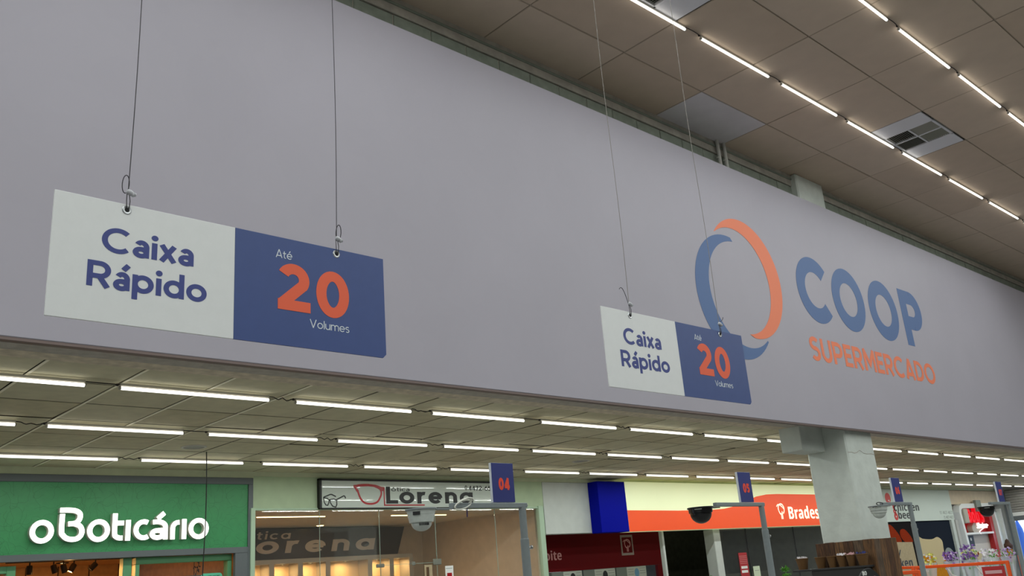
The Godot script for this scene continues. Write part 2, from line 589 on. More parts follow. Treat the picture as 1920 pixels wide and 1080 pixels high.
	mat("chicken_white", c8(206, 214, 206), 0.5)
	mat("chicken_red", c8(200, 40, 30), 0.5)
	mat("phone_grey", c8(150, 156, 148), 0.6)
	mat("poster_black", c8(24, 20, 20), 0.5)
	mat("poster_navy", c8(32, 40, 54), 0.5)
	mottled("fried", c8(200, 74, 22), 0.45, 3.0, 0.6, 31, 0.03)
	mottled("bag_paper", c8(190, 172, 140), 0.08, 1.0, 0.7, 32)
	mottled("mug_yellow", c8(216, 140, 26), 0.12, 1.0, 0.6, 33)
	mat("napkin", c8(206, 188, 148), 0.7)
	mat("pipe_grey", c8(180, 178, 172), 0.5)
	glow("red_glow", Color(1.0, 0.04, 0.1), 0.4, c8(220, 20, 40))
	glow("neon_white", Color(1.0, 0.86, 0.86), 0.8)
	mat("kiosk_red", c8(178, 30, 34), 0.4)
	mat("kiosk_white", c8(226, 226, 222), 0.4)
	mat("kiosk_beige", c8(206, 196, 184), 0.6)
	mat("poster_blue", c8(34, 52, 70), 0.6)
	mat("poster_green", c8(40, 96, 78), 0.6)
	mottled("shutter", c8(150, 146, 140), 0.1, 1.0, 0.45, 34)
	mat("tarp_blue", c8(90, 130, 210), 0.7)
	mottled("asphalt", c8(170, 168, 165), 0.1, 0.5, 0.9, 35)
	mottled("pole_grey", c8(134, 142, 144), 0.06, 2.0, 0.45, 36)
	mat("bolt", c8(170, 172, 170), 0.35, 0.7)
	mat("board_edge", c8(210, 214, 220), 0.5)
	mat("board_blue", c8(48, 56, 122), 0.5)
	mat("board_orange", c8(236, 78, 52), 0.5)
	mottled("dome_white", c8(206, 212, 206), 0.08, 3.0, 0.4, 37)
	mat("dome_black", c8(16, 16, 18), 0.25)
	mat("cable_white", c8(216, 216, 206), 0.5)
	mat("purple_tie", c8(44, 26, 80), 0.5)
	wood("plank_dark", c8(104, 66, 36), 38)
	wood("plank_mid", c8(132, 92, 54), 39)
	wood("plank_grey", c8(116, 92, 70), 40)
	mat("shelf_black", c8(30, 28, 28), 0.6)
	for n in ["fried", "poster_navy", "poster_black", "bag_paper", "mug_yellow", "napkin", "chicken_white"]:
		M[n].metallic_specular = 0.2
		M[n].roughness = 0.85
	M.fried.albedo_color = c8(186, 60, 14)
	M.poster_navy.albedo_color = c8(26, 33, 46)
	var wk := mottled("wicker", c8(128, 88, 40), 0.35, 4.0, 0.8, 41, 0.05)
	bumpy(wk, 0.08, 0.5, 42)
	wk.uv1_scale = Vector3(3, 14, 3)
	mat("petal_purple", c8(112, 60, 150), 0.6)
	mat("petal_lilac", c8(190, 160, 210), 0.6)
	mat("petal_white", c8(228, 222, 226), 0.6)
	mat("petal_yellow", c8(206, 200, 90), 0.6)
	mat("petal_pink", c8(206, 160, 164), 0.6)
	mat("rack_orange", c8(232, 84, 22), 0.4)
	var wrap := mat("wrap", Color(0.92, 0.94, 0.98, 0.35), 0.2)
	wrap.transparency = BaseMaterial3D.TRANSPARENCY_ALPHA
	mat("pot", c8(120, 122, 116), 0.6)

func wood(called: String, col: Color, seed_: int) -> void:
	var m := mottled(called, col, 0.55, 1.0, 0.75, seed_, 0.02)
	m.uv1_scale = Vector3(4.0, 0.5, 4.0)

# the fine printed crackle of the green fascia
func crack_lines() -> ImageTexture:
	var S := 512
	var im := Image.create(S, S, false, Image.FORMAT_RGBA8)
	im.fill(Color(1, 1, 1, 1))
	var rng := RandomNumberGenerator.new()
	rng.seed = 77
	for k in 90:
		var p := Vector2(rng.randf() * S, rng.randf() * S)
		var a := rng.randf() * TAU
		for i in rng.randi_range(60, 220):
			a += rng.randf_range(-0.22, 0.22)
			p += Vector2(cos(a), sin(a))
			im.set_pixel(posmod(int(p.x), S), posmod(int(p.y), S), Color(0.7, 0.74, 0.72, 1))
	return ImageTexture.create_from_image(im)

# ---------------------------------------------------------------- the room
func room() -> void:
	var st := new_st()
	lim(st, -8, 31.3, -0.2, 0, -14.4, 10)
	tag(obj("floor", st, M.floor_tile), "pale tiled floor of the shopping hall, below the picture", "floor", "", "structure")
	st = new_st()
	lim(st, -8.3, -8, 0, 6.8, -14.4, 10)
	tag(obj("wall_left", st, M.hall_wall), "plain pale wall at the left end of the hall", "wall", "", "structure")
	st = new_st()
	lim(st, -8.3, 31.3, 0, 6.8, 10, 10.3)
	tag(obj("wall_front", st, M.store_wall), "plain pale wall on the supermarket side behind the viewer", "wall", "", "structure")
	# high wall over the gallery, painted blocks behind the banner
	var w := thing("wall_back", "painted block wall between the big lilac banner and the high ceiling", "wall", Vector3.ZERO, "", "structure")
	box_part("backing", -8, 31.3, 3.14, 6.9, -5.83, -5.345, M.rough_concrete, w)
	box_part("ring_beam", -8, 31.3, 6.27, 6.6, -5.4, -5.318, M.ring_beam_paint, w, 0.006)
	box_part("ledge", -8, 31.3, 6.352, 6.378, -5.4, -5.306, M.block_paint, w, 0.004)
	var bm := [box_mesh(Vector3(0.394, 0.194, 0.06), 0.006), box_mesh(Vector3(0.396, 0.195, 0.064), 0.008)]
	for row in 2:
		for k in 62:
			var o := put("block", bm[(k * 7 + row) % 2], M.block_paint, w)
			o.position = Vector3(1.22 + 0.404 * k + 0.202 - 0.202 * row, 6.17 - 0.2 * row, -5.366 + 0.002 * ((k * 5) % 3))
	# soffit of that wall: a rough concrete strip and a plastered strip
	box_part("concrete_soffit", -8, 31.3, 3.1, 3.2, -5.66, -5.47, M.rough_concrete, w, 0.004)
	box_part("plaster_soffit", -8, 31.3, 3.102, 3.2, -5.83, -5.662, M.tan_plaster, w, 0.004)
	# column
	var c := thing("column", "square white painted column passing up behind the lilac banner", "column", Vector3.ZERO, "", "structure")
	box_part("shaft", 10.46, 11.155, 0, 6.43, -5.77, -5.24, M.column_paint, c, 0.018)
	box_part("bracket", 9.93, 10.462, 2.815, 3.13, -5.8, -5.52, M.column_paint, c, 0.008)
	st = new_st()
	var pts := []
	for e in [[10.47, 2.766], [10.56, 2.77], [10.63, 2.76], [10.7, 2.775], [10.76, 2.8], [10.8, 2.79], [10.86, 2.766], [10.95, 2.762], [11.06, 2.768], [11.15, 2.757]]:
		pts.append(Vector3(e[0], e[1], -5.2395))
	tube(st, pts, 0.0035, 4)
	obj("crack", st, M.rough_concrete, c)
	# two conduits
	for k in 2:
		st = new_st()
		tube(st, [Vector3(0, 0, 0), Vector3(0, 0.43, 0)], 0.021, 12)
		bx(st, Vector3(0, 0.2, -0.01), Vector3(0.055, 0.02, 0.03), 0.004)
		var o := obj("conduit", st, M.pipe_grey)
		o.position = Vector3([8.75, 8.89][k], 6.0, -5.284)
		tag(o, ["left one of the two thin grey conduits rising from behind the banner to the ceiling", "right one of the two thin grey conduits rising from behind the banner to the ceiling"][k], "pipe", "conduits on the block wall")

func upper_ceiling() -> void:
	var Y := 6.43
	var p := 1.278
	var c := thing("ceiling", "high suspended ceiling of large beige square panels over the supermarket", "ceiling", Vector3.ZERO, "", "structure")
	box_part("slab", -8, 31.3, Y + 0.06, Y + 0.3, -5.4, 10, M.void, c)
	var meshes := [box_mesh(Vector3(p - 0.013, 0.02, p - 0.013), 0.003), box_mesh(Vector3(p - 0.015, 0.02, p - 0.015), 0.003)]
	var last := box_mesh(Vector3(p - 0.012, 0.02, 0.625), 0.004)
	var half := box_mesh(Vector3(p - 0.012, 0.02, 0.622), 0.004)
	var rng := RandomNumberGenerator.new()
	rng.seed = 5
	var x0 := 5.082 - p * 5
	for j in 6:                                   # row 0 lies against the wall
		var zc := -4.7 - 0.318 if j == 0 else -4.7 + p * (j - 0.5)
		for i in 22:
			var xc := x0 + p * (i + 0.5)
			var m: StandardMaterial3D = M.tile_upper if rng.randf() < 0.65 else M.tile_upper_dull
			if (j == 0 and i == 7) or (j == 3 and i == 11) or (j == 3 and i == 12):
				m = M.tile_new
			var at := Vector3(xc, Y + 0.01, zc)
			var me: Mesh = last if j == 0 else meshes[rng.randi() % 2]
			if j == 1 and i == 9:                  # the half panel beside the air vent
				me = half
				at.z = -4.7 + 0.32
			elif j == 1 and i == 5:
				me = half
				at.z = -4.7 + 0.32
			var o := put("panel", me, m, c)
			o.position = at
			o.rotation = Vector3(rng.randf_range(-1, 1) * 0.0025, 0, rng.randf_range(-1, 1) * 0.0025)
	var st := new_st()
	for i in 23:
		st = new_st()
		bx(st, Vector3(0.003, 0, 0), Vector3(0.01, 0.008, p * 5 + 0.63), 0.002)
		obj("runner", st, M.runner, c).position = Vector3(x0 + p * i, Y + 0.006, -5.34 + (p * 5 + 0.63) / 2)
	for j in 6:
		st = new_st()
		bx(st, Vector3(0, 0, 0.003), Vector3(p * 22, 0.008, 0.01), 0.002)
		obj("runner", st, M.runner, c).position = Vector3(x0 + p * 11, Y + 0.0065, -4.7 + p * j)
	box_part("plain_panel", -8, 31.3, Y, Y + 0.02, -4.7 + p * 5, 10, M.tile_upper, c)
	box_part("plain_panel", x0 + p * 22, 31.3, Y, Y + 0.02, -5.345, -4.7 + p * 5, M.tile_upper, c)
	box_part("plain_panel", -8, x0, Y, Y + 0.02, -5.345, -4.7 + p * 5, M.tile_upper, c)
	# cassette vents
	vent(Vector3(10.833, Y, -3.75), "square four-way air vent between white plates, beside the second ceiling lamp row", 1.25)
	vent(Vector3(5.72, Y, -3.75), "square four-way air vent cut off by the top edge of the picture", 1.25)

func vent(at: Vector3, label: String, wide: float) -> void:
	var v := thing("air_vent", label, "air vent", at, "cassette air vents in the high ceiling")
	var st := new_st()
	for s in [-1.0, 1.0]:
		st = new_st()
		bx(st, Vector3(s * (wide / 4 + 0.15), 0.01, 0), Vector3(wide / 2 - 0.305, 0.02, 0.61), 0.003)
		obj("plate", st, M.vent_plate, v)
	st = new_st()
	bx(st, Vector3(0, 0.055, 0), Vector3(0.6, 0.01, 0.6))
	obj("box", st, M.grille_dark, v)
	st = new_st()
	for s in [-1.0, 1.0]:
		bx(st, Vector3(s * 0.295, 0.019, 0), Vector3(0.03, 0.036, 0.62), 0.003)
		bx(st, Vector3(0, 0.019, s * 0.295), Vector3(0.62, 0.036, 0.03), 0.003)
	bx(st, Vector3(0, 0.016, 0), Vector3(0.02, 0.03, 0.6), 0.003)
	bx(st, Vector3(0, 0.016, 0), Vector3(0.6, 0.03, 0.02), 0.003)
	obj("frame", st, M.vent_plate, v)
	# quarter with slats across, two with slats along, tilted each its own way
	for q in [[-1, -1, 1], [1, -1, 0], [-1, 1, 0], [1, 1, 1]]:
		var cx: float = q[0] * 0.145
		var cz: float = q[1] * 0.145
		for k in 11:
			var d := -0.12 + 0.024 * k
			st = new_st()
			var tilt: float = 0.75 * q[0] if q[2] == 0 else 0.75 * q[1]
			if q[2] == 0:
				bx(st, Vector3.ZERO, Vector3(0.022, 0.002, 0.268), 0.0, Transform3D(Basis(Vector3(0, 0, 1), tilt), Vector3(cx + d, 0.016, cz)))
			else:
				bx(st, Vector3.ZERO, Vector3(0.268, 0.002, 0.022), 0.0, Transform3D(Basis(Vector3(1, 0, 0), -tilt), Vector3(cx, 0.016, cz + d)))
			obj("slat", st, M.grille_pale, v)

func lower_ceiling() -> void:
	var Y := 3.2
	var px := 0.65
	var pz := 0.687
	var c := thing("ceiling_gallery", "low suspended ceiling of small beige tiles over the shop gallery", "ceiling", Vector3.ZERO, "", "structure")
	box_part("slab", -8, 31.3, Y + 0.06, Y + 0.25, -14.4, -5.5, M.void, c)
	var meshes := [box_mesh(Vector3(px - 0.02, 0.014, pz - 0.022), 0.002), box_mesh(Vector3(px - 0.022, 0.014, pz - 0.024), 0.002)]
	var rng := RandomNumberGenerator.new()
	rng.seed = 11
	var x0 := 2.437 - px * 4
	var z0 := -6.77 + pz * 1.0
	var far := new_st()
	for i in 47:
		for j in 7:
			var at := Vector3(x0 + px * (i + 0.5), Y + 0.007, z0 - pz * (j + 0.5))
			if j == 6:
				at.z += 0.0
			var rot := Vector3(rng.randf_range(-1, 1) * 0.003, 0, rng.randf_range(-1, 1) * 0.003)
			if rng.randf() < 0.1:
				rot.x += rng.randf_range(0.008, 0.02) * (1 if rng.randf() < 0.5 else -1)
				at.y += 0.002
			if [i, j] in [[12, 3], [14, 3], [17, 2], [10, 4], [20, 3]]:
				rot.x = -0.03
			if i < 38:
				var o := put("panel", meshes[rng.randi() % 2], M.tile_lower if rng.randf() < 0.7 else M.tile_lower_dull, c)
				o.position = at
				o.rotation = rot
			else:
				bx(far, Vector3.ZERO, Vector3(px - 0.009, 0.014, pz - 0.009), 0.003, Transform3D(Basis.from_euler(rot), at))
	obj("far_panels", far, M.tile_lower, c).set_meta("kind", "stuff")
	# the strip cut to fit beside the soffit, and what lies left of the picture
	box_part("edge_panel", -8, 31.3, Y, Y + 0.014, z0 + 0.004, -5.6, M.tile_lower, c)
	box_part("plain_panel", -8, x0, Y, Y + 0.014, -10.9, z0, M.tile_lower, c)
	for i in 48:
		var st := new_st()
		bx(st, Vector3.ZERO, Vector3(0.02 if i in [3, 4, 5, 6] else 0.014, 0.006, 4.8), 0.001)
		obj("runner", st, M.runner_pale if i in [3, 4, 5, 6] else M.runner_lower, c).position = Vector3(x0 + px * i + (0.006 if i in [3, 4, 5, 6] else 0.0), Y + (-0.002 if i in [3, 4, 5, 6] else 0.003), -8.47)
	for j in 7:
		var st := new_st()
		bx(st, Vector3.ZERO, Vector3(px * 47, 0.006, 0.016), 0.001)
		obj("runner", st, M.runner_lower, c).position = Vector3(x0 + px * 23.5, Y + 0.004, z0 - pz * j)
	# round speakers
	for k in 2:
		var s := thing("ceiling_speaker", ["round flush speaker grille in the low ceiling above the green shop", "round flush speaker grille in the low ceiling above the number 04 board"][k], "speaker", Vector3([4.155, 9.95][k], Y, [-9.22, -9.08][k]), "round ceiling speakers")
		var st := new_st()
		lathe(st, [Vector2(0.105, 0.002), Vector2(0.108, -0.008), Vector2(0.128, -0.006), Vector2(0.132, 0.002)], 40)
		obj("rim", st, M.tube_cap, s)
		st = new_st()
		lathe(st, [Vector2(0.0, -0.001), Vector2(0.107, 0.0)], 40)
		obj("grille", st, M.grille_pale, s)
	# thin black cable
	var st2 := new_st()
	var pts := []
	for k in 20:
		var t := k / 19.0
		pts.append(Vector3(4.425 + 0.012 * sin(t * 5.0) - 0.004 * t, 3.2 - 1.75 * t, -9.5))
	tube(st2, pts, 0.006, 6)
	tag(obj("hanging_cable", st2, M.black), "thin black cable hanging from the low ceiling before the green shop", "cable")

var tube_proto: Node3D
func tube_light(x: float, y: float, z: float, label: String, group: String, energy: float, wavy: int) -> void:
	var t := thing("tube_light", label, "tube light", Vector3(x, y, z), group)
	t.add_child(part_of("tube", tube_meshes[0], M.tube_glow), true)
	for k in 2:
		var e := part_of("end_cap", tube_meshes[1], M.tube_cap)
		e.position = Vector3(0.006 if k == 0 else 1.194, 0, 0)
		t.add_child(e, true)
	t.add_child(part_of("housing", tube_meshes[2], M.tube_cap), true)
	t.add_child(part_of("cord", tube_meshes[3 + wavy % 3], M.cord), true)
	area(t, Vector3(0.6, -0.015, 0), Vector2(1.17, 0.022), Vector3.DOWN, COOL, energy)

func part_of(called: String, m: Mesh, mt: Material) -> MeshInstance3D:
	var o := MeshInstance3D.new()
	o.name = called
	o.mesh = m
	o.material_override = mt
	return o

var tube_meshes := []
func lights() -> void:
	var along := Transform3D(Basis(Vector3(0, 0, 1), -PI / 2), Vector3(0.012, 0, 0))
	var st := new_st()
	lathe(st, [Vector2(0.0, 0), Vector2(0.0125, 0), Vector2(0.0125, 1.176), Vector2(0, 1.176)], 16, along)
	tube_meshes.append(st.commit())
	st = new_st()
	lathe(st, [Vector2(0, -0.006), Vector2(0.013, -0.006), Vector2(0.013, 0.007), Vector2(0, 0.007)], 16, Transform3D(Basis(Vector3(0, 0, 1), -PI / 2), Vector3.ZERO))
	tube_meshes.append(st.commit())
	st = new_st()
	bx(st, Vector3(0.6, 0.027, 0), Vector3(1.19, 0.022, 0.012), 0.003)
	tube_meshes.append(st.commit())
	for v in 3:
		st = new_st()
		var pts := []
		for k in 13:
			var f := k / 12.0
			var sag: float = [0.004, 0.014, 0.01][v] * sin(f * PI) - [0.0, 0.008, 0.012][v] * sin(f * PI * 5.0) * sin(f * PI)
			pts.append(Vector3(1.19 + 0.25 * f, 0.026 - sag, 0.012 * sin(f * PI * [1.0, 3.0, 2.0][v])))
		tube(st, pts, 0.0042, 6)
		bx(st, Vector3(1.415, 0.022, 0), Vector3(0.02, 0.018, 0.014), 0.003)
		tube_meshes.append(st.commit())
	for k in 8:
		tube_light(5.285 + 1.434 * k, 6.39, -4.055, "%s lamp from the left in the high ceiling row nearest the lilac banner" % ORD[k], "tube lights of the high ceiling", TUBE_UP, k * 3)
	for k in 4:
		tube_light(6.755 + 1.433 * k, 6.39, -2.785, "%s lamp from the left in the high ceiling row at the top right corner" % ORD[k], "tube lights of the high ceiling", TUBE_UP, k * 3)
	var zs := [-6.607, -8.215, -9.885]
	var rows := ["row nearest the banner", "middle row", "row nearest the shop fronts"]
	for r in 3:
		for k in 21:
			tube_light(0.975 + 1.4275 * k + (0.03 if r == 2 else 0.0), 3.148, zs[r], "%s lamp from the left in the gallery ceiling, %s" % [ORD[k], rows[r]], "tube lights of the gallery ceiling", TUBE_LOW, k * 2 + r)
	# the rows outside the picture: long strips
	for e in [[-8, 5.0, -4.055], [-8, 6.5, -2.785], [12.6, 18, -2.785], [-8, 24, -1.5], [-8, 24, -0.23], [-8, 24, 1.05], [-8, 24, 2.33], [-8, 24, 3.6], [-8, 24, 5.0], [-8, 24, 7.6]]:
		var x0: float = e[0] + 0.2
		var x1: float = e[1] - 0.2
		var t := thing("strip_light", "long strip lamp outside the picture, %s counted from the banner" % ORD[taken.get("strip_light", -1) + 1], "strip light", Vector3(x0, 6.385, e[2]), "long strip lamps outside the picture")
		var L := x1 - x0
		st = new_st()
		bx(st, Vector3(L / 2, 0, 0), Vector3(L, 0.022, 0.024), 0.006)
		obj("tube", st, M.tube_glow, t)
		st = new_st()
		bx(st, Vector3(L / 2, 0.026, 0), Vector3(L, 0.026, 0.014), 0.002)
		obj("housing", st, M.tube_cap, t)
		area(t, Vector3(L / 2, -0.0165, 0), Vector2(L, 0.024), Vector3.DOWN, COOL, TUBE_UP * L / 1.434)

# ---------------------------------------------------------------- banner
func crescent(c1: Vector2, r1: float, c2: Vector2, r2: float, a0: float, a1: float, b0: float, b1: float) -> PackedVector2Array:
	var p := ellipse(c1.x, c1.y, r1, r1, 48, a0, a1)
	var q := ellipse(c2.x, c2.y, r2, r2, 48, b0, b1)
	q.reverse()
	p.append_array(q)
	return p

func banner() -> void:
	var b := thing("banner", "huge lilac vinyl banner stretched along the upper wall with a blue and orange logo", "banner")
	box_part("sheet", -8, 31, 3.035, 6.005, -5.175, -5.15, M.vinyl, b, 0.004)
	box_part("bottom_rail", -8, 31, 3.015, 3.045, -5.2, -5.155, M.frame_metal, b, 0.004)
	box_part("top_rail", -8, 31, 5.985, 6.0, -5.2, -5.176, M.frame_metal, b, 0.002)
	var st := new_st()
	for k in 30:
		bx(st, Vector3(-7 + 1.3 * k, 4.5, -5.2), Vector3(0.03, 2.9, 0.03))
	obj("frame_bars", st, M.frame_metal, b)
	var z := -5.149
	# the two crescents of the ring
	st = new_st()
	prism(st, crescent(Vector2(8.699, 4.634), 0.703, Vector2(8.525, 4.58), 0.617, 140, -93, 123, -86), z, z + 0.0015)
	obj("orange_crescent", st, M.print_orange, b)
	st = new_st()
	prism(st, crescent(Vector2(8.385, 4.373), 0.708, Vector2(8.54, 4.42), 0.613, 83, 320, 93, 307), z, z + 0.0015)
	obj("blue_crescent", st, M.print_blue, b)
	st = new_st()
	# C O O P
	stroke(st, ellipse(10.235, 4.741, 0.34, 0.332, 40, 42, 318), 0.196, z, z + 0.0015, Transform3D())
	for x in [11.082, 12.07]:
		stroke(st, ellipse(x, 4.743, 0.326, 0.328, 48), 0.2, z, z + 0.0015, Transform3D(), true)
	word(st, "P", 0.24, 0.0, 12.645, 13.318, 4.326, 0.836, z, z + 0.0015)
	obj("lettering", st, M.print_blue, b)
	st = new_st()
	word(st, "SUPERMERCADO", 0.185, 0.1, 9.84, 13.325, 3.818, 0.288, z, z + 0.0015)
	obj("lettering", st, M.print_orange, b)

# ---------------------------------------------------------------- the two hanging signs
func hanging_signs() -> void:
	var z := -2.74
	var dx := 2.479
	for s in 2:
		var x := 0.772 + dx * s
		var o := thing("hanging_sign", ["larger nearer white and blue sign hanging at the left of the picture", "smaller farther white and blue sign hanging in front of the blue ring of the banner"][s], "hanging sign", Vector3(x, 2.438, z), "express checkout signs")
		var st := new_st()
		bx(st, Vector3(0.293, 0.199, 0), Vector3(0.586, 0.398, 0.006), 0.0008)
		obj("white_panel", st, M.sign_white, o)
		st = new_st()
		prism(st, PackedVector2Array([Vector2(0.5865, 0), Vector2(1.19, 0), Vector2(1.204, 0.014), Vector2(1.204, 0.398), Vector2(0.5865, 0.398)]), -0.003, 0.003)
		obj("blue_panel", st, M.sign_blue, o)
		var a := 0.003
		var b := 0.0038
		st = new_st()
		word(st, "Caixa", 0.185, 0.08, 0.148, 0.441, 0.228, 0.081, a, b)
		word(st, "Rápido", 0.185, 0.075, 0.109, 0.489, 0.11, 0.083, a, b)
		obj("lettering", st, M.sign_ink, o)
		st = new_st()
		word(st, "20", 0.225, 0.13, 0.749, 1.043, 0.1295, 0.172, a, b)
		obj("numerals", st, M.sign_orange, o)
		st = new_st()
		word(st, "Até", 0.1, 0.09, 0.741, 0.806, 0.3195, 0.031, a, b)
		word(st, "Volumes", 0.1, 0.1, 0.876, 1.041, 0.078, 0.031, a, b)
		obj("small_lettering", st, M.sign_pale, o)
		for k in 2:
			var hx: float = [0.2165, 0.992][k]
			st = new_st()
			lathe(st, [Vector2(0.0075, 0.0), Vector2(0.008, 0.0025), Vector2(0.0125, 0.003), Vector2(0.0155, 0.0)], 24, Transform3D(Basis(Vector3(1, 0, 0), PI / 2), Vector3(hx, 0.3785, 0.003)))
			obj("eyelet", st, M.steel, o)
			st = new_st()
			lathe(st, [Vector2(0, 0.0006), Vector2(0.0078, 0.0006)], 20, Transform3D(Basis(Vector3(1, 0, 0), PI / 2), Vector3(hx, 0.3785, 0.003)))
			obj("hole", st, M.black, o)
			wire(Vector3(x + hx, 2.8165, z + 0.006), s, k)

func wire(at: Vector3, s: int, k: int) -> void:
	var labels := [["wire with a loop and clamp holding the white end of the larger hanging sign", "wire with a loop and clamp holding the blue end of the larger hanging sign"], ["wire with a loose curled tail holding the white end of the smaller hanging sign", "knotted wire holding the blue end of the smaller hanging sign over the ring"]]
	var w := thing("hanging_wire", labels[s][k], "wire", at, "wires of the hanging signs")
	var st := new_st()
	var top := Vector3([[0.022, 0.0], [0.03, 0.0]][s][k], 6.428 - at.y, 0.0)
	var pts := []
	for i in 25:
		var t := i / 24.0
		pts.append(Vector3(0, 0.062, 0).lerp(top, t) + Vector3(0.004 * sin(t * 9.0), 0, 0.003 * sin(t * 14.0)))
	tube(st, pts, 0.0016, 6)
	obj("strand", st, M.wire_dark if s == 0 else M.wire_rope, w)
	st = new_st()
	# double strand through the eyelet
	tube(st, [Vector3(-0.003, 0.062, 0), Vector3(-0.005, 0.03, 0.004), Vector3(-0.003, 0.004, 0.003), Vector3(0.0, -0.006, -0.002)], 0.0016, 6)
	tube(st, [Vector3(0.003, 0.062, 0), Vector3(0.006, 0.03, 0.004), Vector3(0.005, 0.006, 0.003), Vector3(0.001, -0.006, -0.002)], 0.0016, 6)
	# free loop or curled tail
	pts = []
	if s == 0:
		var sx := -1.0 if k == 0 else 1.0
		for i in 17:
			var a := PI * 2.0 * i / 16.0 - PI / 2
			pts.append(Vector3(sx * (0.009 + 0.011 * cos(a)), 0.079 + 0.03 * sin(a) + 0.008, 0.004 * sin(a)))
	elif k == 0:
		for i in 13:
			var t := i / 12.0
			pts.append(Vector3(-0.075 * t, 0.05 + 0.085 * sin(t * 2.1), 0.01 * t))
	else:
		for i in 13:
			var t := i / 12.0
			pts.append(Vector3(0.03 * t - 0.006 * sin(t * 6), 0.05 + 0.05 * t, 0.012 * t))
	tube(st, pts, 0.0016, 6)
	obj("loop", st, M.wire_dark, w)
	st = new_st()
	lathe(st, [Vector2(0, -0.012), Vector2(0.008, -0.009), Vector2(0.0095, 0.0), Vector2(0.007, 0.009), Vector2(0, 0.012)], 12, Transform3D(Basis(Vector3(0, 0, 1), 1.2), Vector3(0.004, 0.06, 0.003)))
	lathe(st, [Vector2(0, -0.011), Vector2(0.006, -0.007), Vector2(0.008, 0.002), Vector2(0, 0.01)], 12, Transform3D(Basis(Vector3(0, 0, 1), -1.0), Vector3(0.017, 0.055, 0.004)))
	obj("knot", st, M.nylon, w)

# ---------------------------------------------------------------- green perfume shop
func custom(st: SurfaceTool, strokes: Array, t: float, x0: float, y0: float, z0: float, z1: float) -> void:
	draw(st, strokes, t, z0, z1, Transform3D(Basis(), Vector3(x0, y0, 0)))

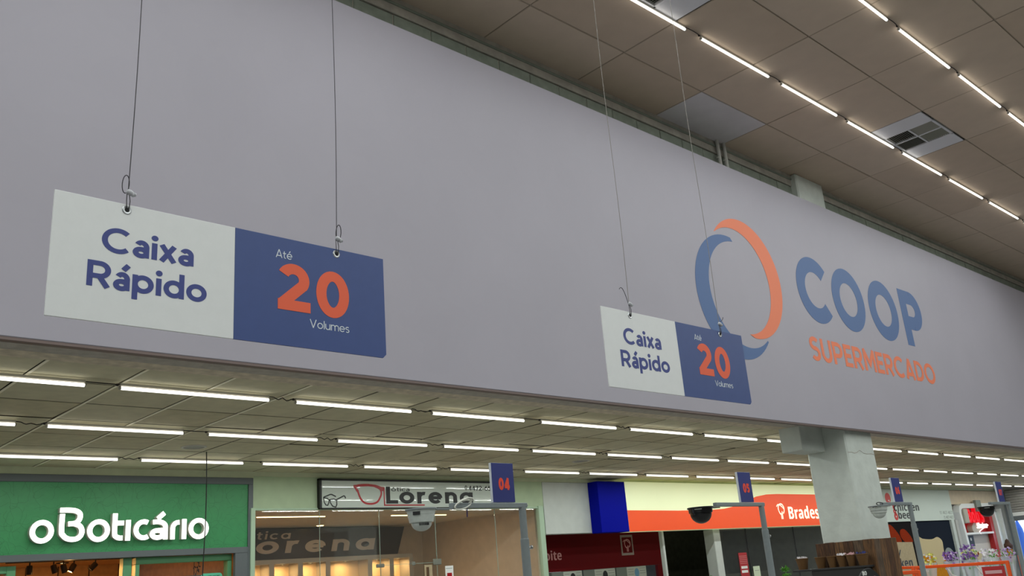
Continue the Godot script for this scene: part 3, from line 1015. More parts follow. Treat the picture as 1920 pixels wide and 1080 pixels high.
func green_shop() -> void:
	var zf := Z_BACK
	var f := thing("shop_fascia", "green crackle-patterned shop fascia in a wide grey frame at the left", "shop fascia")
	box_part("panel", -1.0, 5.63, 2.27, 3.05, zf - 0.06, zf - 0.02, M.shop_green, f)
	box_part("frame", -1.0, 5.692, 3.036, 3.118, zf - 0.06, zf, M.shop_grey, f, 0.004)
	box_part("frame", 5.628, 5.692, 0, 3.036, zf - 0.06, zf, M.shop_grey, f, 0.004)
	box_part("frame", -1.0, 5.628, 2.2, 2.272, zf - 0.06, zf, M.shop_grey, f, 0.004)
	box_part("frame", 5.46, 5.628, 0, 2.2, zf - 0.06, zf, M.shop_grey, f, 0.004)
	box_part("plaster_head", -1.0, 5.7, 3.118, 3.2, zf - 0.2, zf - 0.012, M.shop_plaster, f)
	# letters
	var s := thing("shop_sign", "glowing white raised letters mounted on the green fascia", "shop sign")
	var z0 := zf + 0.012
	var z1 := zf + 0.052
	var t := 0.053
	var L := []
	var O := func(cx: float, rx: float) -> Array:
		return [["a", cx, 2.5, rx - t / 2, 0.123 - t / 2, 0, 360]]
	L.append(O.call(3.202, 0.121))
	L.append([["p"] + soft([Vector2(3.372, 2.724), Vector2(3.48, 2.724), Vector2(3.54, 2.714), Vector2(3.578, 2.688), Vector2(3.586, 2.65), Vector2(3.572, 2.612), Vector2(3.54, 2.585), Vector2(3.466, 2.576)]), ["p"] + soft([Vector2(3.53, 2.578), Vector2(3.585, 2.555), Vector2(3.612, 2.51), Vector2(3.608, 2.46), Vector2(3.575, 2.423), Vector2(3.52, 2.411), Vector2(3.46, 2.423), Vector2(3.42, 2.455), Vector2(3.401, 2.5), Vector2(3.399, 2.684)])])
	L.append(O.call(3.792, 0.122))
	L.append([["p"] + soft([Vector2(3.966, 2.684), Vector2(3.968, 2.47), Vector2(3.985, 2.43), Vector2(4.02, 2.414), Vector2(4.058, 2.414)]), ["l", 3.966, 2.578, 4.066, 2.578]])
	L.append([["l", 4.117, 2.382, 4.117, 2.61]])
	L.append([["a", 4.295, 2.499, 0.088, 0.09, 60, 305]])
	L.append([["a", 4.458, 2.447, 0.064, 0.04, 0, 360], ["p"] + soft([Vector2(4.4, 2.582), Vector2(4.46, 2.585), Vector2(4.51, 2.575), Vector2(4.545, 2.545), Vector2(4.55, 2.5), Vector2(4.551, 2.384)]), ["l", 4.46, 2.488, 4.55, 2.488], ["l", 4.455, 2.62, 4.53, 2.686]])
	L.append([["p"] + soft([Vector2(4.637, 2.382), Vector2(4.637, 2.51), Vector2(4.652, 2.55), Vector2(4.676, 2.57), Vector2(4.714, 2.577)])])
	L.append([["l", 4.775, 2.382, 4.775, 2.613]])
	L.append(O.call(4.955, 0.124))
	for e in L:
		var st := new_st()
		draw(st, e, t, z1, z1 + 0.008, Transform3D())
		var lt := obj("letter", st, M.letter_glow, s)
		st = new_st()
		for q in e:
			draw(st, [q], t * 0.96, zf - 0.02, z1 - 0.001, Transform3D())
		obj("return", st, M.letter_side, lt)
	area(s, Vector3(4.08, 2.52, z1 + 0.03), Vector2(2.0, 0.25), Vector3(0, 0, 1), Color(1, 0.98, 0.94), 0.12)
	# glazing and doorway
	var w := thing("window_1", "green framed shop window with two pasted tags beside the doorway", "window", Vector3.ZERO, "", "structure")
	for e in [[4.135, 4.235, 0, 2.2], [4.28, 4.325, 0, 2.124], [5.405, 5.46, 0, 2.124]]:
		box_part("frame", e[0], e[1], e[2], e[3], zf - 0.2, zf - 0.09, M.frame_green, w, 0.004)
	box_part("frame", 4.28, 5.46, 2.125, 2.2, zf - 0.2, zf - 0.09, M.frame_green, w, 0.004)
	box_part("pane", 4.325, 5.405, 0.05, 2.125, zf - 0.15, zf - 0.142, M.glass, w)
	w = thing("window_2", "green framed shop window at the left edge of the picture", "window", Vector3.ZERO, "", "structure")
	box_part("frame", 2.93, 3.02, 0, 2.165, zf - 0.2, zf - 0.09, M.frame_green, w, 0.004)
	box_part("frame", -0.9, 2.93, 2.09, 2.165, zf - 0.2, zf - 0.09, M.frame_green, w, 0.004)
	box_part("pane", -0.9, 2.93, 0.05, 2.09, zf - 0.15, zf - 0.142, M.glass, w)
	var r := thing("wall_shop_green", "warm wooden interior of the green perfume shop", "shop interior", Vector3.ZERO, "", "structure")
	box_part("back", -1.1, 5.75, 0, 3.2, -14.4, -14.2, M.warm_wood, r)
	box_part("side", -1.2, -1.0, 0, 3.2, -14.4, zf - 0.06, M.warm_wood, r)
	box_part("side", 5.6, 5.72, 0, 3.2, -14.4, zf - 0.06, M.warm_wood, r)
	box_part("top", -1.1, 5.7, 2.3, 2.4, -14.4, zf - 0.2, M.warm_wood, r)
	for k in 9:
		box_part("joint", 3.2 + 0.42 * k, 3.214 + 0.42 * k, 0, 2.3, -14.2, -14.19, M.warm_line, r)
	# spotlights on a track
	var tr := thing("spot_track", "dark ceiling track inside the green shop", "track", Vector3.ZERO)
	box_part("rail", 3.2, 5.0, 2.25, 2.298, -12.02, -11.98, M.spot_black, tr)
	var sp := [[3.456, -12.0, 0.05, 0], [3.72, -12.0, 0.3, 0], [3.83, -12.0, 0.3, 0], [3.95, -12.0, -0.5, 1], [4.2, -12.0, -0.8, 0]]
	var spn := ["black spotlight nearest the left window frame", "black tilted spotlight, second on the track", "black tilted spotlight, third on the track", "lit spotlight glowing warm in the green shop", "black spotlight at the right end of the track"]
	for i in sp.size():
		var e = sp[i]
		var o := thing("spotlight", spn[i], "spotlight", Vector3(e[0], 2.25, e[1]), "track spotlights of the green shop")
		var xf := Transform3D(Basis(Vector3(0, 0, 1), e[2]), Vector3(0, -0.05, 0))
		var st := new_st()
		lathe(st, [Vector2(0, 0.02), Vector2(0.03, 0.015), Vector2(0.034, 0.0), Vector2(0.034, -0.085), Vector2(0.028, -0.085), Vector2(0.027, -0.07)], 18, xf)
		obj("body", st, M.spot_black, o)
		st = new_st()
		tube(st, [Vector3(0, 0, 0), Vector3(0, -0.06, 0)], 0.008, 8)
		obj("stem", st, M.spot_black, o)
		st = new_st()
		lathe(st, [Vector2(0, -0.086), Vector2(0.029, -0.078)], 18, xf)
		obj("lens", st, M.spot_glow if e[3] else M.grille_dark, o)
		if e[3]:
			omni(o, xf * Vector3(0, -0.12, 0), Color(1, 0.74, 0.42), 0.35, 0.03)
	for x in [0.6, 2.4, 4.2]:
		var o := thing("ceiling_lamp", "%s warm round downlight from the left in the green shop, hidden above the frame" % ORD[[0.6, 2.4, 4.2].find(x)], "lamp", Vector3(x, 2.292, -13.2), "downlights of the green shop")
		var st := new_st()
		lathe(st, [Vector2(0, -0.004), Vector2(0.06, 0.0)], 20)
		obj("lens", st, M.spot_glow, o)
		st = new_st()
		lathe(st, [Vector2(0.06, 0.0), Vector2(0.075, -0.006), Vector2(0.08, 0.02)], 20)
		obj("rim", st, M.spot_black, o)
		area(o, Vector3(0, -0.02, 0), Vector2(0.1, 0.1), Vector3.DOWN, Color(1, 0.78, 0.5), 0.9)
	# hanging dry garlands
	var rng := RandomNumberGenerator.new()
	rng.seed = 3
	var gn := ["dark dry garland hanging at the right of the doorway", "dark straight garland hanging in the window left of the cable", "dark slanting garland hanging in the window behind the cable"]
	var gp := [[4.3, 0, -11.3, 0.0], [5.195, 0, -11.3, 0.0], [5.36, 0, -11.3, -0.17]]
	for i in 3:
		var g := thing("garland", gn[i], "garland", Vector3(gp[i][0], 0, gp[i][2] - 0.12 * i), "dry garlands in the green shop")
		var st := new_st()
		var x0 := 0.0
		tube(st, [Vector3(0, 2.295, 0), Vector3(gp[i][3], 1.7, 0)], 0.004, 5)
		obj("stem", st, M.dry_leaf, g)
		st = new_st()
		for k in 40:
			var d := rng.randf()
			var p := Vector3(gp[i][3] * d, 2.28 - 0.58 * d, 0)
			var a := rng.randf() * TAU
			var q := Vector3(cos(a), rng.randf_range(-0.8, 0.3), sin(a)) * 0.03
			face(st, [p, p + q * 0.6 + Vector3(0, 0.012, 0), p + q, p + q * 0.6 - Vector3(0, 0.012, 0)], Vector3(0, 0, 1))
		var lv := obj("leaves", st, M.dry_leaf, g)
		lv.set_meta("kind", "stuff")
	# two tags pasted on the pane
	var tg := thing("window_tag", "rounded dark grey tag with white script pasted in the green shop window", "tag")
	var st := new_st()
	prism(st, rounded(4.80, 5.13, 1.845, 1.97, 0.05), zf - 0.141, zf - 0.138)
	obj("card", st, M.tag_grey, tg)
	type_set("lettering", "clique e", true, true, 4.845, 5.055, 1.9, 1.955, zf - 0.137, M.ink_white, tg, 0.002, 0.1)
	type_set("lettering", "retire", true, true, 4.845, 5.0, 1.85, 1.89, zf - 0.137, M.ink_white, tg, 0.002, 0.1)
	tg = thing("window_tag", "rounded mint green tag with small capitals pasted in the green shop window", "tag")
	st = new_st()
	prism(st, rounded(5.085, 5.36, 1.845, 1.985, 0.04), zf - 0.137, zf - 0.134)
	obj("card", st, M.tag_mint, tg)
	type_set("lettering", "COMPRE ONLINE", false, false, 5.12, 5.325, 1.93, 1.957, zf - 0.133, M.ink_dark, tg, 0.002)
	type_set("lettering", "E RETIRE NA LOJA", false, false, 5.12, 5.335, 1.88, 1.907, zf - 0.133, M.ink_dark, tg, 0.002)

func rounded(x0: float, x1: float, y0: float, y1: float, r: float) -> PackedVector2Array:
	var p := PackedVector2Array()
	for e in [[x1 - r, y1 - r, 0], [x0 + r, y1 - r, 90], [x0 + r, y0 + r, 180], [x1 - r, y0 + r, 270]]:
		p.append_array(ellipse(e[0], e[1], r, r, 8, e[2], e[2] + 90))
	return p

# ---------------------------------------------------------------- optician
func optician() -> void:
	var zf := Z_BACK
	var w := thing("wall_optician", "pale green plaster wall above the optician's glass front", "wall", Vector3.ZERO, "", "structure")
	box_part("plaster_head", 5.7, 31.0, 3.142, 3.2, zf - 0.2, zf - 0.012, M.shop_plaster, w)
	box_part("green_plaster", 5.692, 10.9, 2.735, 3.142, zf - 0.2, zf - 0.02, M.pale_green_wall, w)
	box_part("white_plaster", 10.9, 12.3, 2.3, 3.138, zf - 0.25, zf - 0.012, M.white_wall, w)
	# sign box
	var s := thing("sign_box", "white sign box in a black frame with red and black spectacles", "sign")
	box_part("face", 6.64, 10.08, 2.735, 3.115, zf - 0.02, zf + 0.03, M.sign_face, s)
	for e in [[6.632, 10.1, 3.098, 3.124], [6.632, 10.1, 2.72, 2.735], [6.632, 6.668, 2.72, 3.124], [10.065, 10.1, 2.72, 3.124]]:
		box_part("frame", e[0], e[1], e[2], e[3], zf - 0.02, zf + 0.045, M.black, s, 0.003)
	var z0 := zf + 0.03
	var z1 := zf + 0.033
	var id := Transform3D()
	# small black spectacles
	var st := new_st()
	var px := func(l: Array) -> PackedVector2Array:    # in the drawing's own small grid
		var p := PackedVector2Array()
		for e in l:
			p.append(Vector2(6.698 + e[0] * 0.1, 2.74 + e[1] * 0.1))
		return p
	stroke(st, px.call([[0.02, 1.35], [1.05, 1.72], [1.3, 1.72], [1.95, 1.45]]), 0.016, z0, z1, id)
	stroke(st, px.call([[2.0, 1.02], [3.2, 1.55], [3.35, 1.5], [3.5, 1.2]]), 0.016, z0, z1, id)
	stroke(st, px.call([[0.02, 1.3], [0.1, 0.75], [0.35, 0.35], [0.65, 0.28], [0.82, 0.6], [0.85, 1.0], [0.6, 1.22]]), 0.013, z0, z1, id, true)
	stroke(st, px.call([[0.98, 1.05], [1.1, 0.6], [1.4, 0.18], [1.9, 0.05], [2.08, 0.4], [2.05, 0.95], [1.6, 1.12]]), 0.014, z0, z1, id, true)
	stroke(st, px.call([[0.85, 1.0], [0.98, 1.02]]), 0.014, z0, z1, id)
	obj("small_spectacles", st, M.black, s)
	# big red half spectacle frame
	st = new_st()
	var ring := PackedVector2Array([Vector2(7.22, 3.03), Vector2(7.4, 3.048), Vector2(7.52, 3.03), Vector2(7.62, 2.99), Vector2(7.64, 2.93), Vector2(7.615, 2.87), Vector2(7.57, 2.815), Vector2(7.5, 2.79), Vector2(7.42, 2.788), Vector2(7.35, 2.805), Vector2(7.29, 2.86), Vector2(7.25, 2.95)])
	var sm_ := smooth(ring, 4)
	stroke(st, sm_, 0.026, z0, z1 + 0.0002, id, true)
	stroke(st, PackedVector2Array([Vector2(7.18, 3.025), Vector2(7.3, 3.04), Vector2(7.42, 3.044), Vector2(7.54, 3.034), Vector2(7.64, 3.006), Vector2(7.7, 3.0)]), 0.034, z0, z1 + 0.0004, id)
	stroke(st, PackedVector2Array([Vector2(7.195, 3.03), Vector2(7.215, 3.0), Vector2(7.25, 2.955)]), 0.036, z0, z1 + 0.0006, id)
	stroke(st, PackedVector2Array([Vector2(7.645, 3.0), Vector2(7.65, 2.96)]), 0.05, z0, z1 + 0.0008, id)
	stroke(st, PackedVector2Array([Vector2(7.688, 3.01), Vector2(7.69, 2.768), Vector2(8.4, 2.768)]), 0.018, z0, z1 + 0.0010, id)
	obj("red_spectacles", st, M.sign_red, s)
	st = new_st()
	word(st, "L", 0.2, 0.0, 7.722, 7.925, 2.79, 0.236, z0, z1)
	word(st, "orenq", 0.205, 0.15, 7.95, 9.335, 2.79, 0.236, z0, z1)
	word(st, "ótica", 0.12, 0.14, 7.815, 8.135, 2.962, 0.058, z0, z1)
	obj("lettering", st, M.black, s)
	st = new_st()
	word(st, "4472-6555", 0.16, 0.13, 9.262, 9.85, 2.985, 0.07, z0, z1)
	stroke(st, ellipse(9.21, 3.024, 0.018, 0.03, 24), 0.01, z0, z1, id, true)
	obj("phone_number", st, M.black, s)
	# glass front
	var g := thing("window_3", "frameless glass shop front of the optician with steel patch fittings", "window", Vector3.ZERO, "", "structure")
	for e in [[5.715, 6.665], [6.67, 7.625], [7.63, 8.62], [8.625, 9.81], [9.815, 10.745]]:
		box_part("pane", e[0], e[1], 0.02, 2.72, zf - 0.04, zf - 0.03, M.glass, g)
		box_part("pane_edge", e[0], e[0] + 0.005, 0.02, 2.72, zf - 0.041, zf - 0.029, M.glass_edge, g)
	box_part("head_rail", 5.7, 10.8, 2.712, 2.737, zf - 0.06, zf + 0.0, M.post_green, g, 0.003)
	box_part("frame", 5.655, 5.716, 0, 2.74, zf - 0.06, zf + 0.02, M.post_green, g, 0.004)
	box_part("frame", 10.745, 10.85, 0, 2.75, zf - 0.06, zf + 0.02, M.post_green, g, 0.004)
	box_part("frame", 10.85, 10.895, 0, 2.75, zf - 0.1, zf - 0.02, M.post_green, g, 0.004)
	for e in [[7.63, 1.955, 0.13, 0.05], [8.2, 1.96, 0.055, 0.055], [8.63, 1.965, 0.15, 0.085]]:
		box_part("patch_fitting", e[0] - e[2] / 2, e[0] + e[2] / 2, e[1] - e[3] / 2, e[1] + e[3] / 2, zf - 0.05, zf - 0.018, M.patch_steel, g, 0.008)
	box_part("door_rail", 7.7, 8.6, 1.955, 1.961, zf - 0.041, zf - 0.029, M.glass_edge, g)
	# interior
	var r := thing("wall_shop_optician", "cream interior walls and ceiling of the optician", "shop interior", Vector3.ZERO, "", "structure")
	box_part("top", 5.72, 10.9, 2.74, 2.84, -14.2, zf - 0.06, M.inner_ceiling, r)
	box_part("back", 5.72, 11.0, 0, 2.8, -14.3, -14.1, M.inner_wall, r)
	box_part("side", 10.85, 10.95, 0, 2.8, -14.2, zf - 0.2, M.inner_wall, r)
	var bs := thing("wall_sign", "dark brown inner sign with slanted silver letters above lit niches", "sign")
	st = new_st()
	prism(st, PackedVector2Array([Vector2(5.8, 2.235), Vector2(10.1, 2.235), Vector2(10.27, 2.715), Vector2(5.8, 2.715)]), -13.9, -13.86)
	obj("board", st, M.sign_brown, bs)
	st = new_st()
	word(st, "Lorenq", 0.2, 0.24, 6.85, 9.58, 2.335, 0.275, -13.86, -13.85, 0.22)
	word(st, "óticq", 0.15, 0.2, 7.1, 7.93, 2.56, 0.13, -13.86, -13.85, 0.22)
	obj("lettering", st, M.letter_silver, bs)
	# cabinet with niches
	var cb := thing("display_cabinet", "grey display wall with warm lit niches inside the optician", "display cabinet")
	box_part("back", 5.8, 10.35, 0.4, 2.235, -14.1, -14.05, M.niche_cream, cb)
	box_part("head", 5.8, 10.35, 2.165, 2.235, -14.05, -13.75, M.cabinet_grey, cb)
	var dv := [5.8, 6.45, 6.98, 7.5, 8.02, 8.54, 9.38, 9.84, 10.27]
	for x in dv:
		box_part("divider", x, x + 0.09, 0.4, 2.165, -14.05, -13.75, M.cabinet_grey, cb)
	box_part("shelf", 5.8, 10.35, 1.2, 1.23, -14.05, -13.77, M.niche_cream, cb)
	for k in dv.size() - 1:
		var nl := thing("niche_lamp", "small warm puck lamp at the top of the %s niche from the left" % ORD[k], "lamp", Vector3((dv[k] + dv[k + 1] + 0.09) / 2, 2.16, -13.87), "puck lamps in the display niches")
		st = new_st()
		lathe(st, [Vector2(0, -0.008), Vector2(0.03, -0.006)], 14)
		obj("lens", st, M.niche_glow, nl)
		st = new_st()
		lathe(st, [Vector2(0.03, -0.006), Vector2(0.038, -0.008), Vector2(0.04, 0.004)], 14)
		obj("rim", st, M.cabinet_grey, nl)
		area(nl, Vector3(0, -0.015, 0), Vector2(0.05, 0.05), Vector3.DOWN, Color(1, 0.82, 0.56), 0.22)
	# ceiling lamps of the optician
	for e in [[6.9, -12.0], [9.2, -12.0]]:
		var o := thing("panel_lamp", "flat lamp in the ceiling of the optician, %s" % ("left" if e[0] < 8 else "right"), "lamp", Vector3(e[0], 2.735, e[1]), "ceiling lamps of the optician")
		st = new_st()
		bx(st, Vector3(0, 0, 0), Vector3(1.1, 0.012, 0.025), 0.003)
		obj("diffuser", st, M.niche_glow, o)
		area(o, Vector3(0, -0.015, 0), Vector2(1.1, 0.05), Vector3.DOWN, Color(1, 0.9, 0.78), 1.2)
	var dl := thing("downlight", "small bright downlight over the brown inner sign of the optician", "lamp", Vector3(8.35, 2.735, -13.6))
	st = new_st()
	lathe(st, [Vector2(0, -0.006), Vector2(0.05, -0.004), Vector2(0.062, 0.004)], 18)
	obj("lens", st, M.niche_glow, dl)
	# papers on the glass
	var pp := thing("notice", "yellowish picture card pasted on the optician's glass door", "notice")
	box_part("card", 8.39, 8.53, 1.72, 1.93, zf - 0.029, zf - 0.026, M.bag_paper, pp)
	box_part("picture", 8.42, 8.47, 1.74, 1.9, zf - 0.026, zf - 0.0255, M.plank_mid, pp)
	pp = thing("notice", "small white notice with red print on the optician's glass", "notice")
	box_part("card", 8.77, 8.92, 1.7, 1.9, zf - 0.029, zf - 0.026, M.ink_white, pp)
	box_part("print", 8.8, 8.89, 1.74, 1.8, zf - 0.026, zf - 0.0255, M.sign_red, pp)
	box_part("print", 8.78, 8.9, 1.86, 1.868, zf - 0.026, zf - 0.0255, M.phone_grey, pp)

func soft(p: Array, n := 5) -> Array:
	var o := []
	var c := p.size()
	for i in c - 1:
		for k in n:
			o.append(p[i].cubic_interpolate(p[i + 1], p[maxi(i - 1, 0)], p[mini(i + 2, c - 1)], float(k) / n))
	o.append(p[c - 1])
	return o

func smooth(p: PackedVector2Array, n: int) -> PackedVector2Array:
	var o := PackedVector2Array()
	var c := p.size()
	for i in c:
		for k in n:
			o.append(p[i].cubic_interpolate(p[(i + 1) % c], p[(i + c - 1) % c], p[(i + 2) % c], float(k) / n))
	return o

# ---------------------------------------------------------------- bank
func tree_logo(st: SurfaceTool, x: float, y: float, s: float, z0: float, z1: float) -> void:
	var id := Transform3D()
	stroke(st, ellipse(x + 0.03 * s, y + 0.6 * s, 0.33 * s, 0.3 * s, 24, -62, 195), 0.075 * s, z0, z1, id)
	stroke(st, PackedVector2Array([Vector2(x - 0.46 * s, y + 0.74 * s), Vector2(x - 0.3 * s, y + 0.86 * s), Vector2(x - 0.06 * s, y + 0.84 * s), Vector2(x + 0.2 * s, y + 0.7 * s), Vector2(x + 0.32 * s, y + 0.6 * s)]), 0.06 * s, z0, z1 + 0.0003, id)
	stroke(st, PackedVector2Array([Vector2(x - 0.27 * s, y + 0.5 * s), Vector2(x - 0.2 * s, y + 0.36 * s), Vector2(x - 0.1 * s, y + 0.28 * s)]), 0.07 * s, z0, z1 + 0.0002, id)
	for e in [[-0.05, 0.36], [0.075, 0.46]]:
		stroke(st, PackedVector2Array([Vector2(x + e[0] * s, y), Vector2(x + e[0] * s, y + e[1] * s)]), 0.08 * s, z0, z1, id)

func bank() -> void:
	var zf := -10.63
	var f := thing("bank_fascia", "projecting bank light box, cream over orange, with a blue end panel", "shop fascia")
	box_part("blue_panel", 12.01, 12.735, 2.28, 3.14, -10.86, zf, M.bank_blue, f, 0.006)
	box_part("cream_panel", 12.735, 20.6, 2.28, 3.14, -10.86, zf - 0.004, M.bank_cream, f)
	var p := PackedVector2Array([Vector2(12.735, 2.28), Vector2(20.6, 2.28), Vector2(20.6, 2.945), Vector2(17.7, 2.952), Vector2(17.3, 2.94), Vector2(16.9, 2.895), Vector2(16.5, 2.8), Vector2(16.1, 2.708), Vector2(15.7, 2.655), Vector2(15.2, 2.635), Vector2(14.2, 2.63), Vector2(12.735, 2.645)])
	var st := new_st()
	prism(st, p, zf - 0.003, zf)
	obj("orange_panel", st, M.bank_orange, f)
	st = new_st()
	tree_logo(st, 17.78, 2.43, 0.35, zf, zf + 0.003)
	obj("tree_emblem", st, M.bank_letter, f)
	type_set("lettering", "Bradesco", true, false, 18.06, 19.76, 2.42, 2.7, zf, M.bank_letter, f, 0.004)
	area(f, Vector3(16.6, 2.8, zf + 0.02), Vector2(7.6, 0.5), Vector3(0, 0, 1), Color(1, 0.9, 0.7), 0.25)
	# cash machine alcove
	var zr := Z_BACK - 0.65
	var a := thing("machine_surround", "dark red panel wall around the cash machines", "wall panel")
	box_part("panel", 10.96, 14.695, 1.707, 2.55, zr - 0.06, zr, M.bank_red, a)
	var rp := thing("red_pilaster", "dark red upright strip right of the cash machines", "pilaster")
	box_part("strip", 14.488, 14.695, 0, 1.705, zr - 0.06, zr, M.bank_red, rp)
	type_set("lettering", "noite", true, false, 11.336, 11.870, 1.901, 2.065, zr, M.bank_dim_letter, a, 0.004)
	box_part("emblem_plate", 13.473, 13.822, 1.912, 2.277, zr, zr + 0.006, M.bank_plate, a)
	box_part("emblem_field", 13.510, 13.785, 1.954, 2.235, zr + 0.005, zr + 0.008, M.bank_red, a)
	st = new_st()
	tree_logo(st, 13.647, 1.975, 0.243, zr + 0.008, zr + 0.011)
	obj("tree_emblem", st, M.bank_dim_letter, a)
	var mx := [[11.58, 12.35], [12.385, 13.24], [13.27, 14.13]]
	var ml := ["leftmost grey cash machine below the cut off word", "middle grey cash machine with a black oval", "rightmost grey cash machine with a blue mark"]
	for k in 3:
		var m := thing("cash_machine", ml[k], "cash machine", Vector3.ZERO, "cash machines in the red wall")
		var x0: float = mx[k][0]
		var x1: float = mx[k][1]
		box_part("body", x0, x1, 0, 1.706, zr - 0.5, zr + 0.01, M.machine_dark, m, 0.01)
		box_part("label_panel", x0 + 0.28, x1 - 0.02, 1.494, 1.700, zr + 0.01, zr + 0.016, M.machine_grey, m, 0.003)
		var cx := (x0 + x1) / 2 + 0.13
		st = new_st()
		prism(st, ellipse(cx, 1.592, 0.064, 0.078, 24), zr + 0.016, zr + 0.019)
		obj("oval_mark", st, M.black if k < 2 else M.blue_mark, m)
		st = new_st()
		for j in 3:
			lim(st, x0 + 0.31, cx - 0.09, 1.655 - 0.045 * j, 1.662 - 0.045 * j, zr + 0.016, zr + 0.018)
			lim(st, cx + 0.09, x1 - 0.05, 1.665 - 0.045 * j, 1.672 - 0.045 * j, zr + 0.016, zr + 0.018)
		obj("small_print", st, M.machine_dark, m)
		box_part("screen", x0 + 0.1, x1 - 0.1, 1.092, 1.410, zr + 0.01, zr + 0.02, M.black, m, 0.004)
	zr = Z_BACK - 0.02
	# bank entrance
	var g := thing("window_4", "dim glass front below the bank light box with a white post", "window", Vector3.ZERO, "", "structure")
	box_part("post", 13.9, 13.96, 0, 2.28, zr - 0.06, zr + 0.02, M.white_wall, g, 0.006)
	box_part("post", 15.5, 15.72, 0, 2.28, zr - 0.2, zr + 0.04, M.white_wall, g, 0.01)
	for e in [[15.72, 16.74], [16.76, 18.6], [18.62, 20.6]]:
		box_part("pane", e[0], e[1], 0.02, 2.28, zr - 0.05, zr - 0.04, M.glass, g)
		box_part("pane_joint", e[1], e[1] + 0.02, 0.02, 2.28, zr - 0.055, zr - 0.035, M.black, g)
	var r := thing("wall_shop_bank", "dim grey interior of the bank behind its glass", "shop interior", Vector3.ZERO, "", "structure")
	box_part("back", 14.7, 20.8, 0, 2.9, -14.3, -14.1, M.dim_wall, r)
	box_part("side", 14.7, 14.8, 0, 2.55, -14.2, -11.57, M.dim_wall, r)
	box_part("side", 20.6, 20.75, 0, 3.2, -14.2, zr, M.dim_wall, r)
	box_part("top", 14.71, 20.8, 2.55, 2.65, -14.2, -10.9, M.dim_wall, r)
	st = new_st()
	lim(st, 10.96, 14.7, 2.552, 2.65, -11.56, -10.87)
	tag(obj("ceiling_alcove", st, M.dim_wall), "dim ceiling of the cash machine alcove", "ceiling", "", "structure")
	box_part("counter", 15.9, 20.0, 0, 1.4, -12.6, -12.5, M.dim_wall, r)
	# posters on the glass
	var po := thing("poster", "red price poster with white boxes hung in the bank window", "poster")
	box_part("card", 16.36, 16.66, 1.3, 1.81, zr - 0.038, zr - 0.034, M.poster_red, po)
	for y in [1.5, 1.42]:
		box_part("white_box", 16.4, 16.62, y, y + 0.05, zr - 0.034, zr - 0.033, M.ink_white, po)
	for k in 5:
		box_part("small_print", 16.38, 16.64, 1.74 - 0.035 * k, 1.748 - 0.035 * k, zr - 0.034, zr - 0.033, M.bank_dim_letter, po)
	po = thing("poster", "pale green notice hung low in the bank window", "poster")
	box_part("card", 16.82, 17.06, 1.2, 1.53, zr - 0.038, zr - 0.034, M.paper, po)
	box_part("print", 16.86, 17.02, 1.44, 1.45, zr - 0.034, zr - 0.033, M.phone_grey, po)
	leafy("leafy_plant", "small round green plant below the orange light box", Vector3(14.75, 1.3, -10.5), 0.13, 21)
	leafy("leafy_plant", "small green plant beside the pole of board 05", Vector3(17.35, 1.38, -10.5), 0.12, 22)

func leafy(called: String, label: String, at: Vector3, r: float, seed_: int) -> void:
	var o := thing(called, label, "plant", Vector3(at.x, 0, at.z), "small plants in the gallery")
	var st := new_st()
	lathe(st, [Vector2(0, 0), Vector2(0.13, 0), Vector2(0.17, at.y - 0.3), Vector2(0.15, at.y - 0.3), Vector2(0, at.y - 0.33)], 20)
	obj("planter", st, M.pot, o)
	var rng := RandomNumberGenerator.new()
	rng.seed = seed_
	st = new_st()
	for k in 120:
		var d := Vector3(rng.randf_range(-1, 1), rng.randf_range(-0.7, 1), rng.randf_range(-1, 1)).normalized()
		var b := Vector3(0, at.y - 0.02, 0) + d * r * rng.randf_range(0.3, 0.8)
		var tpt := b + d * r * 0.55
		var side := d.cross(Vector3.UP).normalized() * r * 0.16
		face(st, [b, (b + tpt) / 2 + side, tpt, (b + tpt) / 2 - side], d.cross(side))
	obj("leaves", st, M.leaf_green, o).set_meta("kind", "stuff")
	st = new_st()
	tube(st, [Vector3(0, at.y - 0.35, 0), Vector3(0, at.y, 0)], 0.01, 6)
	obj("stem", st, M.leaf_green, o)

